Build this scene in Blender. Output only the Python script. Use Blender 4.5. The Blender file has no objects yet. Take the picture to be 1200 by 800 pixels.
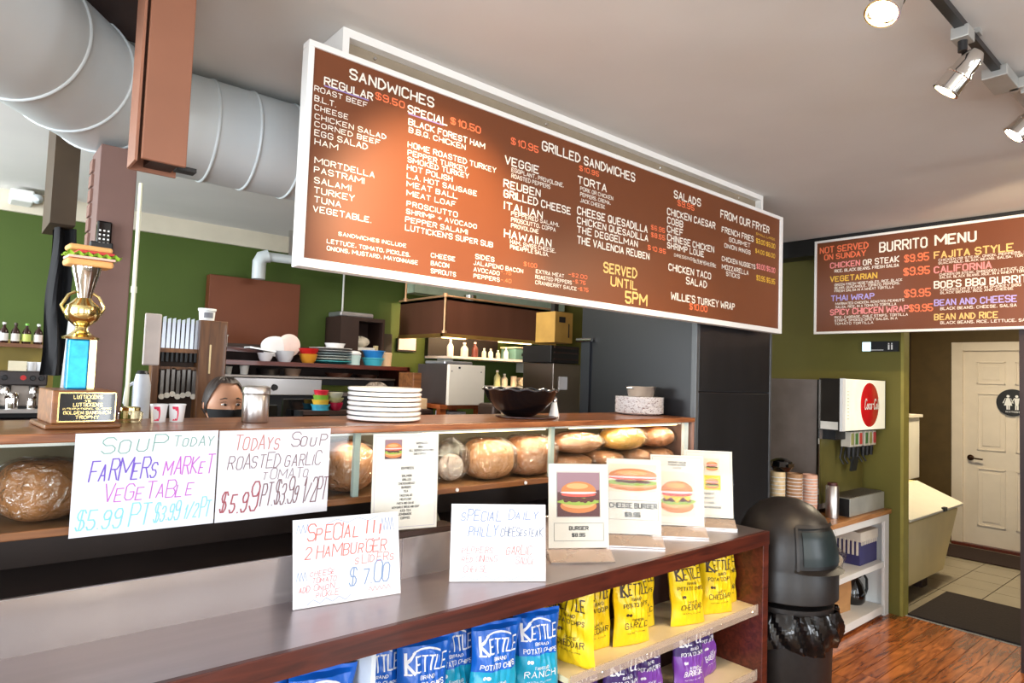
import bpy, bmesh, math, random
from mathutils import Vector, Matrix
random.seed(7)
PI = math.pi
S = bpy.context.scene
COL = S.collection

# ---------------------------------------------------------------- camera
cd = bpy.data.cameras.new('camera')
cam = bpy.data.objects.new('camera', cd)
COL.objects.link(cam)
cd.sensor_fit = 'HORIZONTAL'
cd.sensor_width = 36.0
cd.lens = 764.06 / 1200.0 * 36.0
cd.clip_start = 0.02
yaw, pitch, roll = math.radians(49.519), math.radians(3.044), math.radians(-2.048)
F = Vector((math.cos(yaw)*math.cos(pitch), math.sin(yaw)*math.cos(pitch), math.sin(pitch)))
R0 = F.cross(Vector((0, 0, 1))).normalized()
D0 = F.cross(R0)
Rv = R0*math.cos(roll) + D0*math.sin(roll)
Dv = -R0*math.sin(roll) + D0*math.cos(roll)
mw = Matrix((Rv, -Dv, -F)).transposed().to_4x4()
mw.translation = Vector((0, 0, 1.56))
cam.matrix_world = mw
S.camera = cam

# ---------------------------------------------------------------- world, lights, exposure
S.view_settings.view_transform = 'Standard'
S.view_settings.look = 'None'
S.view_settings.gamma = 1.0
S.view_settings.use_curve_mapping = False
S.view_settings.exposure = 0.5
w = bpy.data.worlds.new('world'); S.world = w
w.use_nodes = True
bg = w.node_tree.nodes['Background']
bg.inputs[0].default_value = (0.75, 0.87, 1.0, 1)
bg.inputs[1].default_value = 1.2

def area(name, loc, target, sx, sy, power, color):
    l = bpy.data.lights.new(name, 'AREA'); l.shape = 'RECTANGLE'; l.size = sx; l.size_y = sy
    l.energy = power; l.color = color
    o = bpy.data.objects.new(name, l); COL.objects.link(o)
    o.location = loc
    o.rotation_euler = (Vector(target)-Vector(loc)).to_track_quat('-Z', 'Y').to_euler()
    return o
def spot(name, loc, target, power, color, size=60, blend=.6, rad=.03):
    l = bpy.data.lights.new(name, 'SPOT'); l.energy = power; l.color = color
    l.spot_size = math.radians(size); l.spot_blend = blend; l.shadow_soft_size = rad
    o = bpy.data.objects.new(name, l); COL.objects.link(o)
    o.location = loc
    o.rotation_euler = (Vector(target)-Vector(loc)).to_track_quat('-Z', 'Y').to_euler()
    return o
def point(name, loc, power, color, rad=.05):
    l = bpy.data.lights.new(name, 'POINT'); l.energy = power; l.color = color; l.shadow_soft_size = rad
    o = bpy.data.objects.new(name, l); COL.objects.link(o); o.location = loc
    return o
WARM = (1.0, .74, .45)
# daylight through the shop windows behind and to the left of the camera
area('daylight_left', (-3.3, .2, 1.55), (0, .6, 1.5), 3.2, 1.9, 165, (.84, .92, 1.0))
area('daylight_front', (-1.5, -4.15, 1.5), (-1.5, 0, 1.5), 2.4, 2.0, 105, (.88, .94, 1.0))
area('daylight_door', (1.2, -4.15, 1.45), (1.2, 0, 1.45), .5, 2.0, 24, (1.0, .95, .82))
area('daylight_sidelight', (2.15, -4.15, 1.45), (2.15, 0, 1.45), .16, 2.0, 14, (.92, .96, 1.0))
area('daylight_right', (3.8, -4.15, 1.5), (3.8, 0, 1.5), 1.2, 2.0, 52, (.9, .95, 1.0))
area('daylight_kitchen', (-1.95, 4.0, 1.7), (0, 4.2, 1.7), 1.4, 1.3, 95, (.9, .96, 1.0))

# ---------------------------------------------------------------- materials
def lin(c):
    return tuple((x/255/12.92 if x/255 <= .04045 else ((x/255+.055)/1.055)**2.4) for x in c)
MATS = {}
def M(name, rgb=None, rough=.6, metal=0, var=.12, scale=8.0, bump=0, emit=0, alpha=1, stretch=None, coat=0, spec=.5):
    if name in MATS: return MATS[name]
    m = bpy.data.materials.new(name); m.use_nodes = True; MATS[name] = m
    nt = m.node_tree; n = nt.nodes; L = nt.links
    b = n['Principled BSDF']
    c = lin(rgb)
    b.inputs['Roughness'].default_value = rough
    b.inputs['Metallic'].default_value = metal
    b.inputs['Coat Weight'].default_value = coat
    b.inputs['Specular IOR Level'].default_value = spec
    b.inputs['Alpha'].default_value = alpha
    tc = n.new('ShaderNodeTexCoord'); no = n.new('ShaderNodeTexNoise')
    no.inputs['Scale'].default_value = scale; no.inputs['Detail'].default_value = 5
    mp = n.new('ShaderNodeMapping')
    if stretch: mp.inputs['Scale'].default_value = stretch
    L.new(tc.outputs['Object'], mp.inputs['Vector']); L.new(mp.outputs[0], no.inputs['Vector'])
    cr = n.new('ShaderNodeValToRGB')
    cr.color_ramp.elements[0].position = .3; cr.color_ramp.elements[1].position = .7
    cr.color_ramp.elements[0].color = (*[x*(1-var) for x in c], 1)
    cr.color_ramp.elements[1].color = (*[min(1, x*(1+var)+.01*var) for x in c], 1)
    L.new(no.outputs['Fac'], cr.inputs['Fac']); L.new(cr.outputs['Color'], b.inputs['Base Color'])
    if bump:
        bp = n.new('ShaderNodeBump'); bp.inputs['Strength'].default_value = bump; bp.inputs['Distance'].default_value = .005
        L.new(no.outputs['Fac'], bp.inputs['Height']); L.new(bp.outputs[0], b.inputs['Normal'])
    if emit:
        b.inputs['Emission Color'].default_value = (*c, 1); b.inputs['Emission Strength'].default_value = emit
    return m
def glassmat(name, tint=(1, 1, 1), rough=.02, refl=.12, ior=1.45):
    m = bpy.data.materials.new(name); m.use_nodes = True; MATS[name] = m
    nt = m.node_tree; n = nt.nodes; L = nt.links
    n.remove(n['Principled BSDF'])
    t = n.new('ShaderNodeBsdfTransparent'); t.inputs[0].default_value = (*tint, 1)
    g = n.new('ShaderNodeBsdfGlossy'); g.inputs['Roughness'].default_value = rough
    fr = n.new('ShaderNodeFresnel'); fr.inputs[0].default_value = ior
    ge = n.new('ShaderNodeNewGeometry'); ma = n.new('ShaderNodeMath'); ma.operation = 'MULTIPLY_ADD'
    ma.inputs[1].default_value = 1/ior-ior; ma.inputs[2].default_value = ior   # thin sheet: same reflectance from both sides
    L.new(ge.outputs['Backfacing'], ma.inputs[0]); L.new(ma.outputs[0], fr.inputs[0])
    mu = n.new('ShaderNodeMath'); mu.operation = 'MAXIMUM'; mu.inputs[1].default_value = refl*.4
    mx = n.new('ShaderNodeMixShader')
    L.new(fr.outputs[0], mu.inputs[0]); L.new(mu.outputs[0], mx.inputs[0])
    L.new(t.outputs[0], mx.inputs[1]); L.new(g.outputs[0], mx.inputs[2])
    L.new(mx.outputs[0], n['Material Output'].inputs[0])
    return m
def woodmat(name, a, b_, rough=.4, stretch=(1, 12, 12), coat=.2):
    m = bpy.data.materials.new(name); m.use_nodes = True; MATS[name] = m
    nt = m.node_tree; n = nt.nodes; L = nt.links; b = n['Principled BSDF']
    tc = n.new('ShaderNodeTexCoord'); mp = n.new('ShaderNodeMapping'); mp.inputs['Scale'].default_value = stretch
    no = n.new('ShaderNodeTexNoise'); no.inputs['Scale'].default_value = 3; no.inputs['Detail'].default_value = 8
    no.inputs['Distortion'].default_value = 1.2
    oi = n.new('ShaderNodeObjectInfo'); ad = n.new('ShaderNodeVectorMath'); ad.operation = 'ADD'
    mu = n.new('ShaderNodeMath'); mu.operation = 'MULTIPLY'; mu.inputs[1].default_value = 37
    L.new(oi.outputs['Random'], mu.inputs[0]); L.new(mu.outputs[0], ad.inputs[1]); L.new(tc.outputs['Object'], ad.inputs[0])
    L.new(ad.outputs[0], mp.inputs[0]); L.new(mp.outputs[0], no.inputs['Vector'])
    cr = n.new('ShaderNodeValToRGB'); cr.color_ramp.elements[0].position = .35; cr.color_ramp.elements[1].position = .68
    cr.color_ramp.elements[0].color = (*lin(a), 1); cr.color_ramp.elements[1].color = (*lin(b_), 1)
    hs = n.new('ShaderNodeHueSaturation'); ma = n.new('ShaderNodeMapRange'); ma.inputs['To Min'].default_value = .8; ma.inputs['To Max'].default_value = 1.25
    L.new(oi.outputs['Random'], ma.inputs['Value']); L.new(ma.outputs[0], hs.inputs['Value'])
    L.new(no.outputs['Fac'], cr.inputs['Fac']); L.new(cr.outputs[0], hs.inputs['Color']); L.new(hs.outputs[0], b.inputs['Base Color'])
    b.inputs['Roughness'].default_value = rough; b.inputs['Coat Weight'].default_value = coat
    return m
def steelmat(name, rgb, rough, stretch):
    m = M(name, rgb, rough, 1, .08, 3, 0, stretch=stretch)
    nt = m.node_tree; n = nt.nodes; L = nt.links; b = n['Principled BSDF']
    no = [x for x in n if x.type == 'TEX_NOISE'][0]
    mr = n.new('ShaderNodeMapRange'); mr.inputs['To Min'].default_value = rough*.75; mr.inputs['To Max'].default_value = rough*1.3
    L.new(no.outputs['Fac'], mr.inputs['Value']); L.new(mr.outputs[0], b.inputs['Roughness'])
    return m

ceilw = M('ceiling_paint', (214, 212, 208), .85, var=.05, scale=1.5, bump=.1)
wallgreen = M('green_wall_paint', (66, 86, 22), .7, var=.08, scale=2)
wallolive = M('olive_wall_paint', (104, 98, 36), .7, var=.06, scale=2)
walldark = M('dark_brown_wall_paint', (64, 46, 24), .8, var=.1, scale=2)
cream = M('cream_paint', (214, 205, 184), .6, var=.04)
white = M('white_paint', (236, 236, 232), .5, var=.03)
doorw = M('door_paint', (222, 210, 190), .45, var=.03)
black = M('black_satin', (20, 20, 22), .45, var=.1)
blackg = M('black_gloss', (12, 12, 14), .12, var=.1, coat=.5)
trashm = M('black_moulded_plastic', (34, 29, 27), .42, var=.12, scale=40, bump=.05)
fridgem = M('black_appliance_panel', (26, 27, 30), .3, var=.15, scale=1.5, stretch=(6, 6, .6))
steel = steelmat('brushed_steel', (200, 194, 190), .3, (1, 1, .05))
steelc = steelmat('counter_steel', (172, 162, 164), .3, (.3, 6, 1)); steels = steelmat('splash_steel', (186, 178, 176), .2, (1, 1, .05)); steels.node_tree.nodes['Principled BSDF'].inputs['Metallic'].default_value = .75; steelc.node_tree.nodes['Principled BSDF'].inputs['Metallic'].default_value = .85
steeld = steelmat('dull_steel', (150, 140, 132), .35, (1, 1, 1))
hoodm = steelmat('hood_steel', (130, 84, 66), .4, (2, 2, .1)); hoodm.node_tree.nodes['Principled BSDF'].inputs['Metallic'].default_value = .6
chrome = M('chrome', (225, 222, 218), .08, 1, .02)
gold = M('gold_plastic', (228, 205, 140), .15, 1, .05)
duct = M('galvanised_duct', (206, 214, 216), .45, .1, .05, 3)
menub = M('menu_brown', (114, 60, 28), .42, var=.08, scale=1.2)
framew = M('sign_frame_white', (242, 240, 236), .45, var=.02)
wood_dk = woodmat('dark_red_wood', (62, 22, 14), (98, 40, 26), .35)
wood_top = woodmat('walnut_top', (112, 62, 34), (176, 112, 68), .3)
wood_md = woodmat('mid_wood', (110, 66, 34), (150, 96, 52), .45)
wood_v = woodmat('brown_upright_wood', (96, 60, 34), (132, 86, 48), .5, (10, 10, 1))
wood_cab = woodmat('cabinet_top_wood', (150, 96, 50), (200, 142, 84), .4)
plankm = woodmat('floor_plank_wood', (112, 50, 20), (196, 112, 54), .22, (1.2, 10, 10), .35)
postm = M('brown_post_paint', (142, 92, 68), .5, var=.05)
colm = M('mauve_brown_paint', (112, 84, 76), .7, var=.06, bump=.05)
darkb = M('dark_brown', (48, 26, 18), .6, var=.15)
glass = glassmat('case_glass', (.97, .985, .97), .03, .06, 1.3)
acryl = glassmat('clear_acrylic', (.985, .99, .99), .05, .02, 1.12)
wrap = glassmat('plastic_wrap', (.96, .955, .95), .2, .4, 1.4)
_n = wrap.node_tree.nodes; _no = _n.new('ShaderNodeTexNoise'); _no.inputs['Scale'].default_value = 26; _no.inputs['Detail'].default_value = 3; _no.inputs['Distortion'].default_value = 1.5
_bp = _n.new('ShaderNodeBump'); _bp.inputs['Strength'].default_value = .9; _bp.inputs['Distance'].default_value = .03
_tc = _n.new('ShaderNodeTexCoord'); wrap.node_tree.links.new(_tc.outputs['Object'], _no.inputs[0]); wrap.node_tree.links.new(_no.outputs['Fac'], _bp.inputs['Height'])
for _x in _n:
    if _x.type in ('BSDF_GLOSSY', 'FRESNEL'): wrap.node_tree.links.new(_bp.outputs[0], _x.inputs['Normal'])
acrylic_edge = M('frosted_acrylic', (206, 186, 170), .12, alpha=.42, var=.02)
ORD = 'top second third fourth fifth sixth seventh eighth ninth tenth eleventh twelfth thirteenth fourteenth fifteenth bottom'.split()
paper = M('white_paper', (222, 222, 228), .6, var=.02)
card_c = M('warm_white_card', (226, 221, 210), .5, var=.02)
china = M('white_china', (240, 240, 242), .18, var=.02, coat=.4)
INK = {}
def ink(name, rgb=None, emit=0):
    return M('ink_'+name, rgb, .5, var=.02)
TX = {'w': ink('white', (246, 238, 226)), 'r': ink('red', (250, 124, 80)), 't': ink('tan', (240, 196, 120)), 'y': ink('yellow', (236, 190, 70)),
      'p': ink('pink', (246, 150, 150)), 'l': ink('lavender', (178, 166, 230)), 'k': ink('black', (24, 22, 24)), 'u': ink('underline', (150, 130, 190))}

# ---------------------------------------------------------------- mesh builder
class MB:
    def __init__(s, *mats):
        s.m = list(mats); s.v = []; s.f = []; s.mi = []
    def face(s, pts, mi=0):
        b = len(s.v); s.v += [Vector(p) for p in pts]; s.f.append(tuple(range(b, b+len(pts)))); s.mi.append(mi)
    def box(s, a, c, mi=0, rot=None, org=None):
        x0, y0, z0 = a; x1, y1, z1 = c
        P = [Vector(p) for p in ((x0, y0, z0), (x1, y0, z0), (x1, y1, z0), (x0, y1, z0), (x0, y0, z1), (x1, y0, z1), (x1, y1, z1), (x0, y1, z1))]
        if rot is not None:
            o = Vector(org) if org is not None else (Vector(a)+Vector(c))/2
            P = [rot @ (p-o)+o for p in P]
        b = len(s.v); s.v += P
        for q in ((0, 3, 2, 1), (4, 5, 6, 7), (0, 1, 5, 4), (1, 2, 6, 5), (2, 3, 7, 6), (3, 0, 4, 7)):
            s.f.append(tuple(b+i for i in q)); s.mi.append(mi)
        return s
    def grid(s, fn, nu, nv, mi=0, wu=False, wv=False):
        b = len(s.v); cu = nu if wu else nu+1; cv = nv if wv else nv+1
        for i in range(cu):
            for j in range(cv): s.v.append(Vector(fn(i/nu, j/nv)))
        for i in range(nu):
            for j in range(nv):
                i2, j2 = (i+1) % cu, (j+1) % cv
                s.f.append((b+i*cv+j, b+i2*cv+j, b+i2*cv+j2, b+i*cv+j2))
                s.mi.append(mi(i/nu, j/nv) if callable(mi) else mi)
        return s
    def lathe(s, prof, c=(0, 0, 0), n=28, mi=0, axis=None, caps=True):
        c = Vector(c); q = Matrix.Identity(3)
        if axis is not None: q = Vector((0, 0, 1)).rotation_difference(Vector(axis).normalized()).to_matrix()
        b = len(s.v); k = len(prof)
        for i in range(n):
            a = 2*PI*i/n
            for r, z in prof: s.v.append(c+q @ Vector((r*math.cos(a), r*math.sin(a), z)))
        for i in range(n):
            i2 = (i+1) % n
            for j in range(k-1):
                s.f.append((b+i*k+j, b+i2*k+j, b+i2*k+j+1, b+i*k+j+1)); s.mi.append(mi)
        if caps:
            for j, rev in ((0, True), (k-1, False)):
                if prof[j][0] > 1e-5:
                    t = [b+i*k+j for i in range(n)]
                    s.f.append(tuple(t[::-1] if rev else t)); s.mi.append(mi)
        return s
    def cyl(s, a, c, r, r2=None, n=16, mi=0):
        a, c = Vector(a), Vector(c); d = c-a
        return s.lathe([(r, 0), (r if r2 is None else r2, d.length)], a, n, mi, d)
    def tube(s, pts, r, n=8, mi=0):
        pts = [Vector(p) for p in pts]; b = len(s.v); K = len(pts); up = None
        for i, p in enumerate(pts):
            t = (pts[min(i+1, K-1)]-pts[max(i-1, 0)]).normalized()
            if up is None:
                up = t.cross(Vector((0, 0, 1)))
                if up.length < .1: up = t.cross(Vector((1, 0, 0)))
            up = (up-t*up.dot(t)).normalized(); w_ = t.cross(up)
            rr = r[i] if isinstance(r, (list, tuple)) else r
            for j in range(n):
                a = 2*PI*j/n; s.v.append(p+up*math.cos(a)*rr+w_*math.sin(a)*rr)
        for i in range(K-1):
            for j in range(n):
                j2 = (j+1) % n
                s.f.append((b+i*n+j, b+i*n+j2, b+(i+1)*n+j2, b+(i+1)*n+j)); s.mi.append(mi)
        s.f.append(tuple(b+j for j in range(n))[::-1]); s.mi.append(mi)
        s.f.append(tuple(b+(K-1)*n+j for j in range(n))); s.mi.append(mi)
        return s
    def prism(s, poly, fr, d, mi=0):
        """poly of (u,v), fr(u,v,w)->point, extruded from w=0 to w=d"""
        k = len(poly); b = len(s.v)
        s.v += [Vector(fr(u, v, 0)) for u, v in poly]+[Vector(fr(u, v, d)) for u, v in poly]
        s.f.append(tuple(range(b, b+k))); s.mi.append(mi)
        s.f.append(tuple(range(b+2*k-1, b+k-1, -1))); s.mi.append(mi)
        for i in range(k):
            j = (i+1) % k
            s.f.append((b+i, b+k+i, b+k+j, b+j)); s.mi.append(mi)
        return s
    def build(s, name, parent=None, world=True, smooth=None, bevel=0, tags=None):
        me = bpy.data.meshes.new(name)
        off = Vector((0, 0, 0))
        if parent is not None and world:
            p = parent
            while p is not None: off += p.location; p = p.parent
        if parent is None and world and s.v:
            xs = [v.x for v in s.v]; ys = [v.y for v in s.v]; zs = [v.z for v in s.v]
            off = Vector(((min(xs)+max(xs))/2, (min(ys)+max(ys))/2, min(zs)))
        me.from_pydata([v-off for v in s.v], [], s.f)
        for m in s.m: me.materials.append(m)
        me.polygons.foreach_set('material_index', s.mi)
        bm = bmesh.new(); bm.from_mesh(me); bmesh.ops.recalc_face_normals(bm, faces=bm.faces) if not getattr(s, 'flat', False) else None
        bm.to_mesh(me); bm.free()
        if smooth is not None:
            me.polygons.foreach_set('use_smooth', [True]*len(me.polygons)); me.set_sharp_from_angle(angle=math.radians(smooth))
        me.update()
        o = bpy.data.objects.new(name, me); COL.objects.link(o)
        if name in ('lettering', 'bag_print', 'fine_print', 'rims', 'grille', 'white_stripes'): o['kind'] = 'stuff'
        if parent is not None: o.parent = parent
        elif world: o.location = off
        if bevel:
            bv = o.modifiers.new('bevel', 'BEVEL'); bv.width = bevel; bv.segments = 2; bv.limit_method = 'ANGLE'
        return o

def thing(name, label, cat, loc=(0, 0, 0), rz=0, group=None):
    o = bpy.data.objects.new(name, None); COL.objects.link(o); o.empty_display_size = .05
    o.location = loc; o.rotation_euler = (0, 0, rz)
    o['label'] = label; o['category'] = cat
    if group: o['group'] = group
    return o
def tag(o, label, cat, group=None):
    o['label'] = label; o['category'] = cat
    if group: o['group'] = group
    return o
def struct(o, kind='structure'):
    o['kind'] = kind; return o
def lab(o, label): o['label'] = label; return o
def kids(o): return [c for c in ALLCH.get(o.name, [])] if False else [c for c in COL.objects if c.parent == o]
def dup(root, loc=None, rz=None, label=None, group=None):
    r = root.copy(); COL.objects.link(r)
    if loc is not None: r.location = loc
    if rz is not None: r.rotation_euler = (root.rotation_euler[0], root.rotation_euler[1], rz)
    if label: r['label'] = label
    if group: r['group'] = group
    for ch in list(root.children):
        c = ch.copy(); COL.objects.link(c); c.parent = r
        for g in list(ch.children):
            d = g.copy(); COL.objects.link(d); d.parent = c
    return r
def Bx(name, a, c, m, parent=None, bevel=0, **k): return MB(m).box(a, c).build(name, parent, bevel=bevel, **k)

# ---------------------------------------------------------------- stroke lettering
G = {'A': '002640 1232', 'B': '00063645443303 3342413000', 'C': '4536160501103041', 'D': '00062644422000', 'E': '46060040 0333',
     'F': '460600 0333', 'G': '453616050110304143 2343', 'H': '0006 4046 0343', 'I': '0006', 'J': '3631201001', 'K': '0006 460340',
     'L': '060040', 'M': '0006326660', 'N': '00064046', 'O': '103041453616050110', 'P': '00063645443303', 'Q': '103041453616050110 2240',
     'R': '00063645443303 2340', 'S': '4536160504133342413010 0110', 'T': '0646 2620', 'U': '060110304146', 'V': '062046', 'W': '0610345066',
     'X': '0046 0640', 'Y': '062346 2320', 'Z': '06460040', '0': '103041453616050110', '1': '142620', '2': '0516364544330040',
     '3': '0516364544331333424130100 1', '4': '30360242', '5': '46060333424130 1001', '6': '453616050110304142331302', '7': '064620',
     '8': '133344453616050413020110304142 33', '9': '011030414536160504133344', '$': '45361605041333424130100 1 2620', '.': '0000', ',': '1100',
     '-': '0333', '+': '0343 2125', "'": '0605', '!': '0602 0000', ':': '0101 0404', '/': '0046', '%': '0046',
     'a': '41332313020110203041 3330', 'c': '3323130201102031', 'e': '0232332313020110 2031', 'o': '132333020110203132 33', 'l': '0600', '~': ''}
G['S'] = '45361605041333424130100 1'.replace(' ', ''); G['3'] = '05163645443313 33424130 1001'.replace('1001', '1001')
G['5'] = '460603334241301001'; G['8'] = '13334445361605041302011030414233'; G['$'] = '453616050413334241301001 2620'
G['3'] = '0516364544331333424130 3010 1001'.replace(' 3010', '10').replace(' 1001', '01')
G['o'] = '132332312010020413'[:0]+'1323323120100102 0213'; G['o'] = '1323323120100102' + '13'
def gly(ch):
    out = []
    for st in G.get(ch, '').split():
        out.append([(int(st[i]), int(st[i+1])) for i in range(0, len(st)-1, 2)])
    return out
def text(mb, s, place, u0, v0, W, H, th=.16, mi=0, slant=0, jit=0, rise=0):
    """stroke lettering: place(u,v) maps the flat text plane into space; th is stroke weight / H"""
    pos = []; x = 0
    for ch in s:
        if ch == ' ': x += 2.6; continue
        st = gly(ch); wd = max([p[0] for q in st for p in q], default=0)
        pos.append((x, st)); x += wd+1.7
    o_ = Vector(place(u0, v0)); nrm = (Vector(place(u0+.01, v0))-o_).cross(Vector(place(u0, v0+.01))-o_).normalized(); idx = 0
    tot = max(x-1.7, .1); sx = W/tot; sy = H/6.0; t = min(H*th/2, sx*.62)
    for x, st in pos:
        jx, jy, js = (random.uniform(-jit, jit), random.uniform(-jit, jit), 1+random.uniform(-jit, jit)) if jit else (0, 0, 1)
        for q in st:
            P = [((x+p[0]*js+jx)*sx+slant*p[1]*sy, p[1]*sy*js+jy*sy) for p in q]
            if len(P) == 2 and P[0] == P[1]: P[1] = (P[0][0]+t*.6, P[0][1])
            for a, c in zip(P, P[1:]):
                dx, dy = c[0]-a[0], c[1]-a[1]; l = math.hypot(dx, dy) or 1e-6; dx /= l; dy /= l
                e = t*.6; idx = (idx+1) % 11; lift = nrm*(idx*.00003)
                a2 = (a[0]-dx*e, a[1]-dy*e); c2 = (c[0]+dx*e, c[1]+dy*e)
                K = [(a2[0]-dy*t, a2[1]+dx*t), (a2[0]+dy*t, a2[1]-dx*t), (c2[0]+dy*t, c2[1]-dx*t), (c2[0]-dy*t, c2[1]+dx*t)]
                mb.face([Vector(place(u0+k[0], v0+k[1]+rise*(u0+k[0])))+lift for k in K], mi)

# ================================================================ THE SETTING
CZ = 2.62
fl = MB(M('subfloor', (90, 50, 26), .5)).box((-3, -4, -.1), (4.9, 5.2, -.008)).build('floor'); struct(fl)
# wood planks, one by one, where the floor is seen
pi_ = 0
y = .52
while y < 1.79:
    x = 3.3+random.uniform(-.5, 0)
    while x < 5.05:
        l = random.uniform(.5, 1.1); x1 = min(x+l, 5.12)
        h = random.uniform(-.0006, .0006)
        MB(plankm).box((x+.0012, y+.0012, -.008), (x1-.0012, y+.088, h)).build('floor_plank', fl)
        x = x1
        if x >= 5.1: break
    y += .09
struct(MB(woodmat('far_floor_wood', (120, 92, 70), (160, 132, 106), .3, (1.5, 14, 14), .3)).box((-3, -4, -.008), (2.7, 1.4, 0)).build('trim_1'))
hf = MB(M('tile_grout', (70, 66, 56), .8)).box((5.14, .9, -.1), (8.1, 2.6, -.012)).build('floor'); struct(hf)
tile = M('hall_tile', (150, 140, 118), .35, var=.1, scale=4)
for i in range(10):
    for j in range(6):
        a = 5.14+i*.295; b = .9+j*.285
        MB(tile).box((a+.003, b+.003, -.012), (min(a+.292, 8.0), b+.282, random.uniform(-.001, 0))).build('floor_tile', hf)
struct(MB(ceilw).box((-3, -4, CZ), (4.62, 5.35, CZ+.1)).build('ceiling'))
struct(MB(darkb).box((4.62, .5, CZ), (8.1, 5.35, CZ+.1)).build('ceiling'))
struct(MB(wallgreen).box((-2.1, 5.2, 0), (5.3, 5.35, CZ)).build('wall_back'))
struct(MB(cream).box((-2.0, 5.17, 2.49), (5.1, 5.2, CZ)).build('trim_2'))
# left wall with the window openings
wl = MB(cream)
wl.box((-3.1, -4, 0), (-3, 1.9, .55)).box((-3.1, -4, 2.5), (-3, 1.9, CZ)).box((-3.1, -4, .55), (-3, -1.5, 2.5)).box((-3.1, 1.8, .55), (-3, 1.9, 2.5))
struct(wl.build('wall_left'))
wf = MB(white)
for yy in (-1.5, -.4, .7, 1.76): wf.box((-3.06, yy, .55), (-3.0, yy+.05, 2.5))
wf.box((-3.06, -1.5, .52), (-3.0, 1.8, .57)); wf.box((-3.06, -1.5, 2.46), (-3.0, 1.8, 2.5))
struct(wf.build('window_1'))
wl2 = MB(cream); wl2.box((-2.1, 1.9, 0), (-2.0, 5.2, .95)).box((-2.1, 1.9, 2.4), (-2.0, 5.2, CZ)).box((-2.1, 1.9, .95), (-2.0, 3.2, 2.4)).box((-2.1, 4.8, .95), (-2.0, 5.2, 2.4)).box((-3.1, 1.9, 0), (-2.1, 2.0, CZ))
struct(wl2.build('wall_left'))
wf = MB(white); wf.box((-2.06, 3.2, .95), (-2.0, 3.25, 2.4)).box((-2.06, 4.75, .95), (-2.0, 4.8, 2.4)).box((-2.06, 3.98, .95), (-2.0, 4.02, 2.4))
struct(wf.build('window_3'))
wf = MB(M('dining_wall_taupe', (176, 164, 150), .7)); wf.box((-3, -4.1, 0), (4.8, -4, .45)).box((-3, -4.1, 2.5), (4.8, -4, CZ))
for a_, b_ in ((-3, -2.75), (-.25, .94), (1.46, 2.06), (2.24, 3.15), (4.45, 4.8)): wf.box((a_, -4.1, .45), (b_, -4, 2.5))
struct(wf.build('wall_front'))
wf = MB(white)
for xx in (-2.75, -1.5, -.31, .94, 1.40, 3.15, 4.39): wf.box((xx, -4.06, .45), (xx+.06, -4.0, 2.5))
wf.box((-2.75, -4.06, .42), (4.48, -4, .48)); wf.box((-2.75, -4.06, 2.46), (4.48, -4, 2.5))
struct(wf.build('window_2'))
struct(Bx('wall_right', (4.78, -4, 0), (4.9, .86, CZ), walldark))
# dark header over the hallway opening and its post
struct(Bx('trim_3', (4.625, -.2, 2.5), (4.78, 2.45, CZ), black))
pp = struct(Bx('trim_4', (4.66, .86, 0), (4.8, .955, 2.5), M('post_dark_red', (44, 20, 14), .5)))
# green partition with its pale end face
gw = struct(Bx('wall_partition', (5.08, 1.715, 0), (5.18, 5.2, CZ), wallolive))
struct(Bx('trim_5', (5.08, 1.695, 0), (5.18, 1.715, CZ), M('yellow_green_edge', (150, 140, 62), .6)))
struct(Bx('wall_hall_left', (5.18, 2.6, 0), (8.1, 2.7, CZ), walldark))
struct(Bx('wall_hall_right', (4.9, .5, 0), (8.1, .62, CZ), walldark))
hw = MB(M('hall_end_paint', (84, 66, 30), .7)); hw.box((8.0, .6, 0), (8.1, 1.28, CZ)).box((8.0, 2.14, 0), (8.1, 2.6, CZ)).box((8.0, 1.28, 2.02), (8.1, 2.14, CZ))
struct(hw.build('wall_hall_end'))
# door_1
d = thing('door_1', 'x', 'door', (8.0, 1.71, 0)); del d['label']; del d['category']; d['kind'] = 'structure'
dl = MB(doorw).box((8.0, 1.31, .012), (8.04, 2.11, 1.99)).build('door_leaf', d)
fr = MB(doorw)
def panel(y0, y1, z0, z1):
    m_ = MB(doorw)
    def fp(u, v, w): return (8.0-w, y0+u*(y1-y0), z0+v*(z1-z0))
    t = .014
    m_.box((7.988, y0, z0), (8.0, y1, z0+t)).box((7.988, y0, z1-t), (8.0, y1, z1)).box((7.988, y0, z0), (8.0, y0+t, z1)).box((7.988, y1-t, z0), (8.0, y1, z1))
    m_.box((7.993, y0+.045, z0+.045), (8.0, y1-.045, z1-.045))
    return m_
for (a, b) in ((1.75, 1.99), (1.43, 1.67)):
    for (z0, z1) in ((1.65, 1.88), (.98, 1.56), (.22, .8)):
        panel(a, b, z0, z1).build('door_panel', dl, bevel=.003)
fr.box((7.97, 2.11, 0), (8.02, 2.21, 2.08)).box((7.97, 1.21, 0), (8.02, 1.31, 2.08)).box((7.97, 1.31, 1.99), (8.02, 2.11, 2.08))
fr.build('door_frame', d, bevel=.004)
Bx('threshold', (7.93, 1.25, .001), (8.0, 2.2, .03), wood_dk, d)
h = MB(chrome); bronze = M('dark_bronze', (70, 48, 34), .35, .9); h.m = [bronze]
h.lathe([(.03, 0), (.03, .01), (.012, .016), (.012, .045)], (8.0, 2.045, .895), 20, axis=(-1, 0, 0)); h.tube([(7.955, 2.045, .895), (7.95, 2.03, .895), (7.948, 1.93, .89)], .009, 10)
h.build('door_handle', dl, smooth=40)
for z in (1.75, .3): Bx('hinge', (7.985, 1.305, z), (8.0, 1.318, z+.09), chrome, dl)
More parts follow.
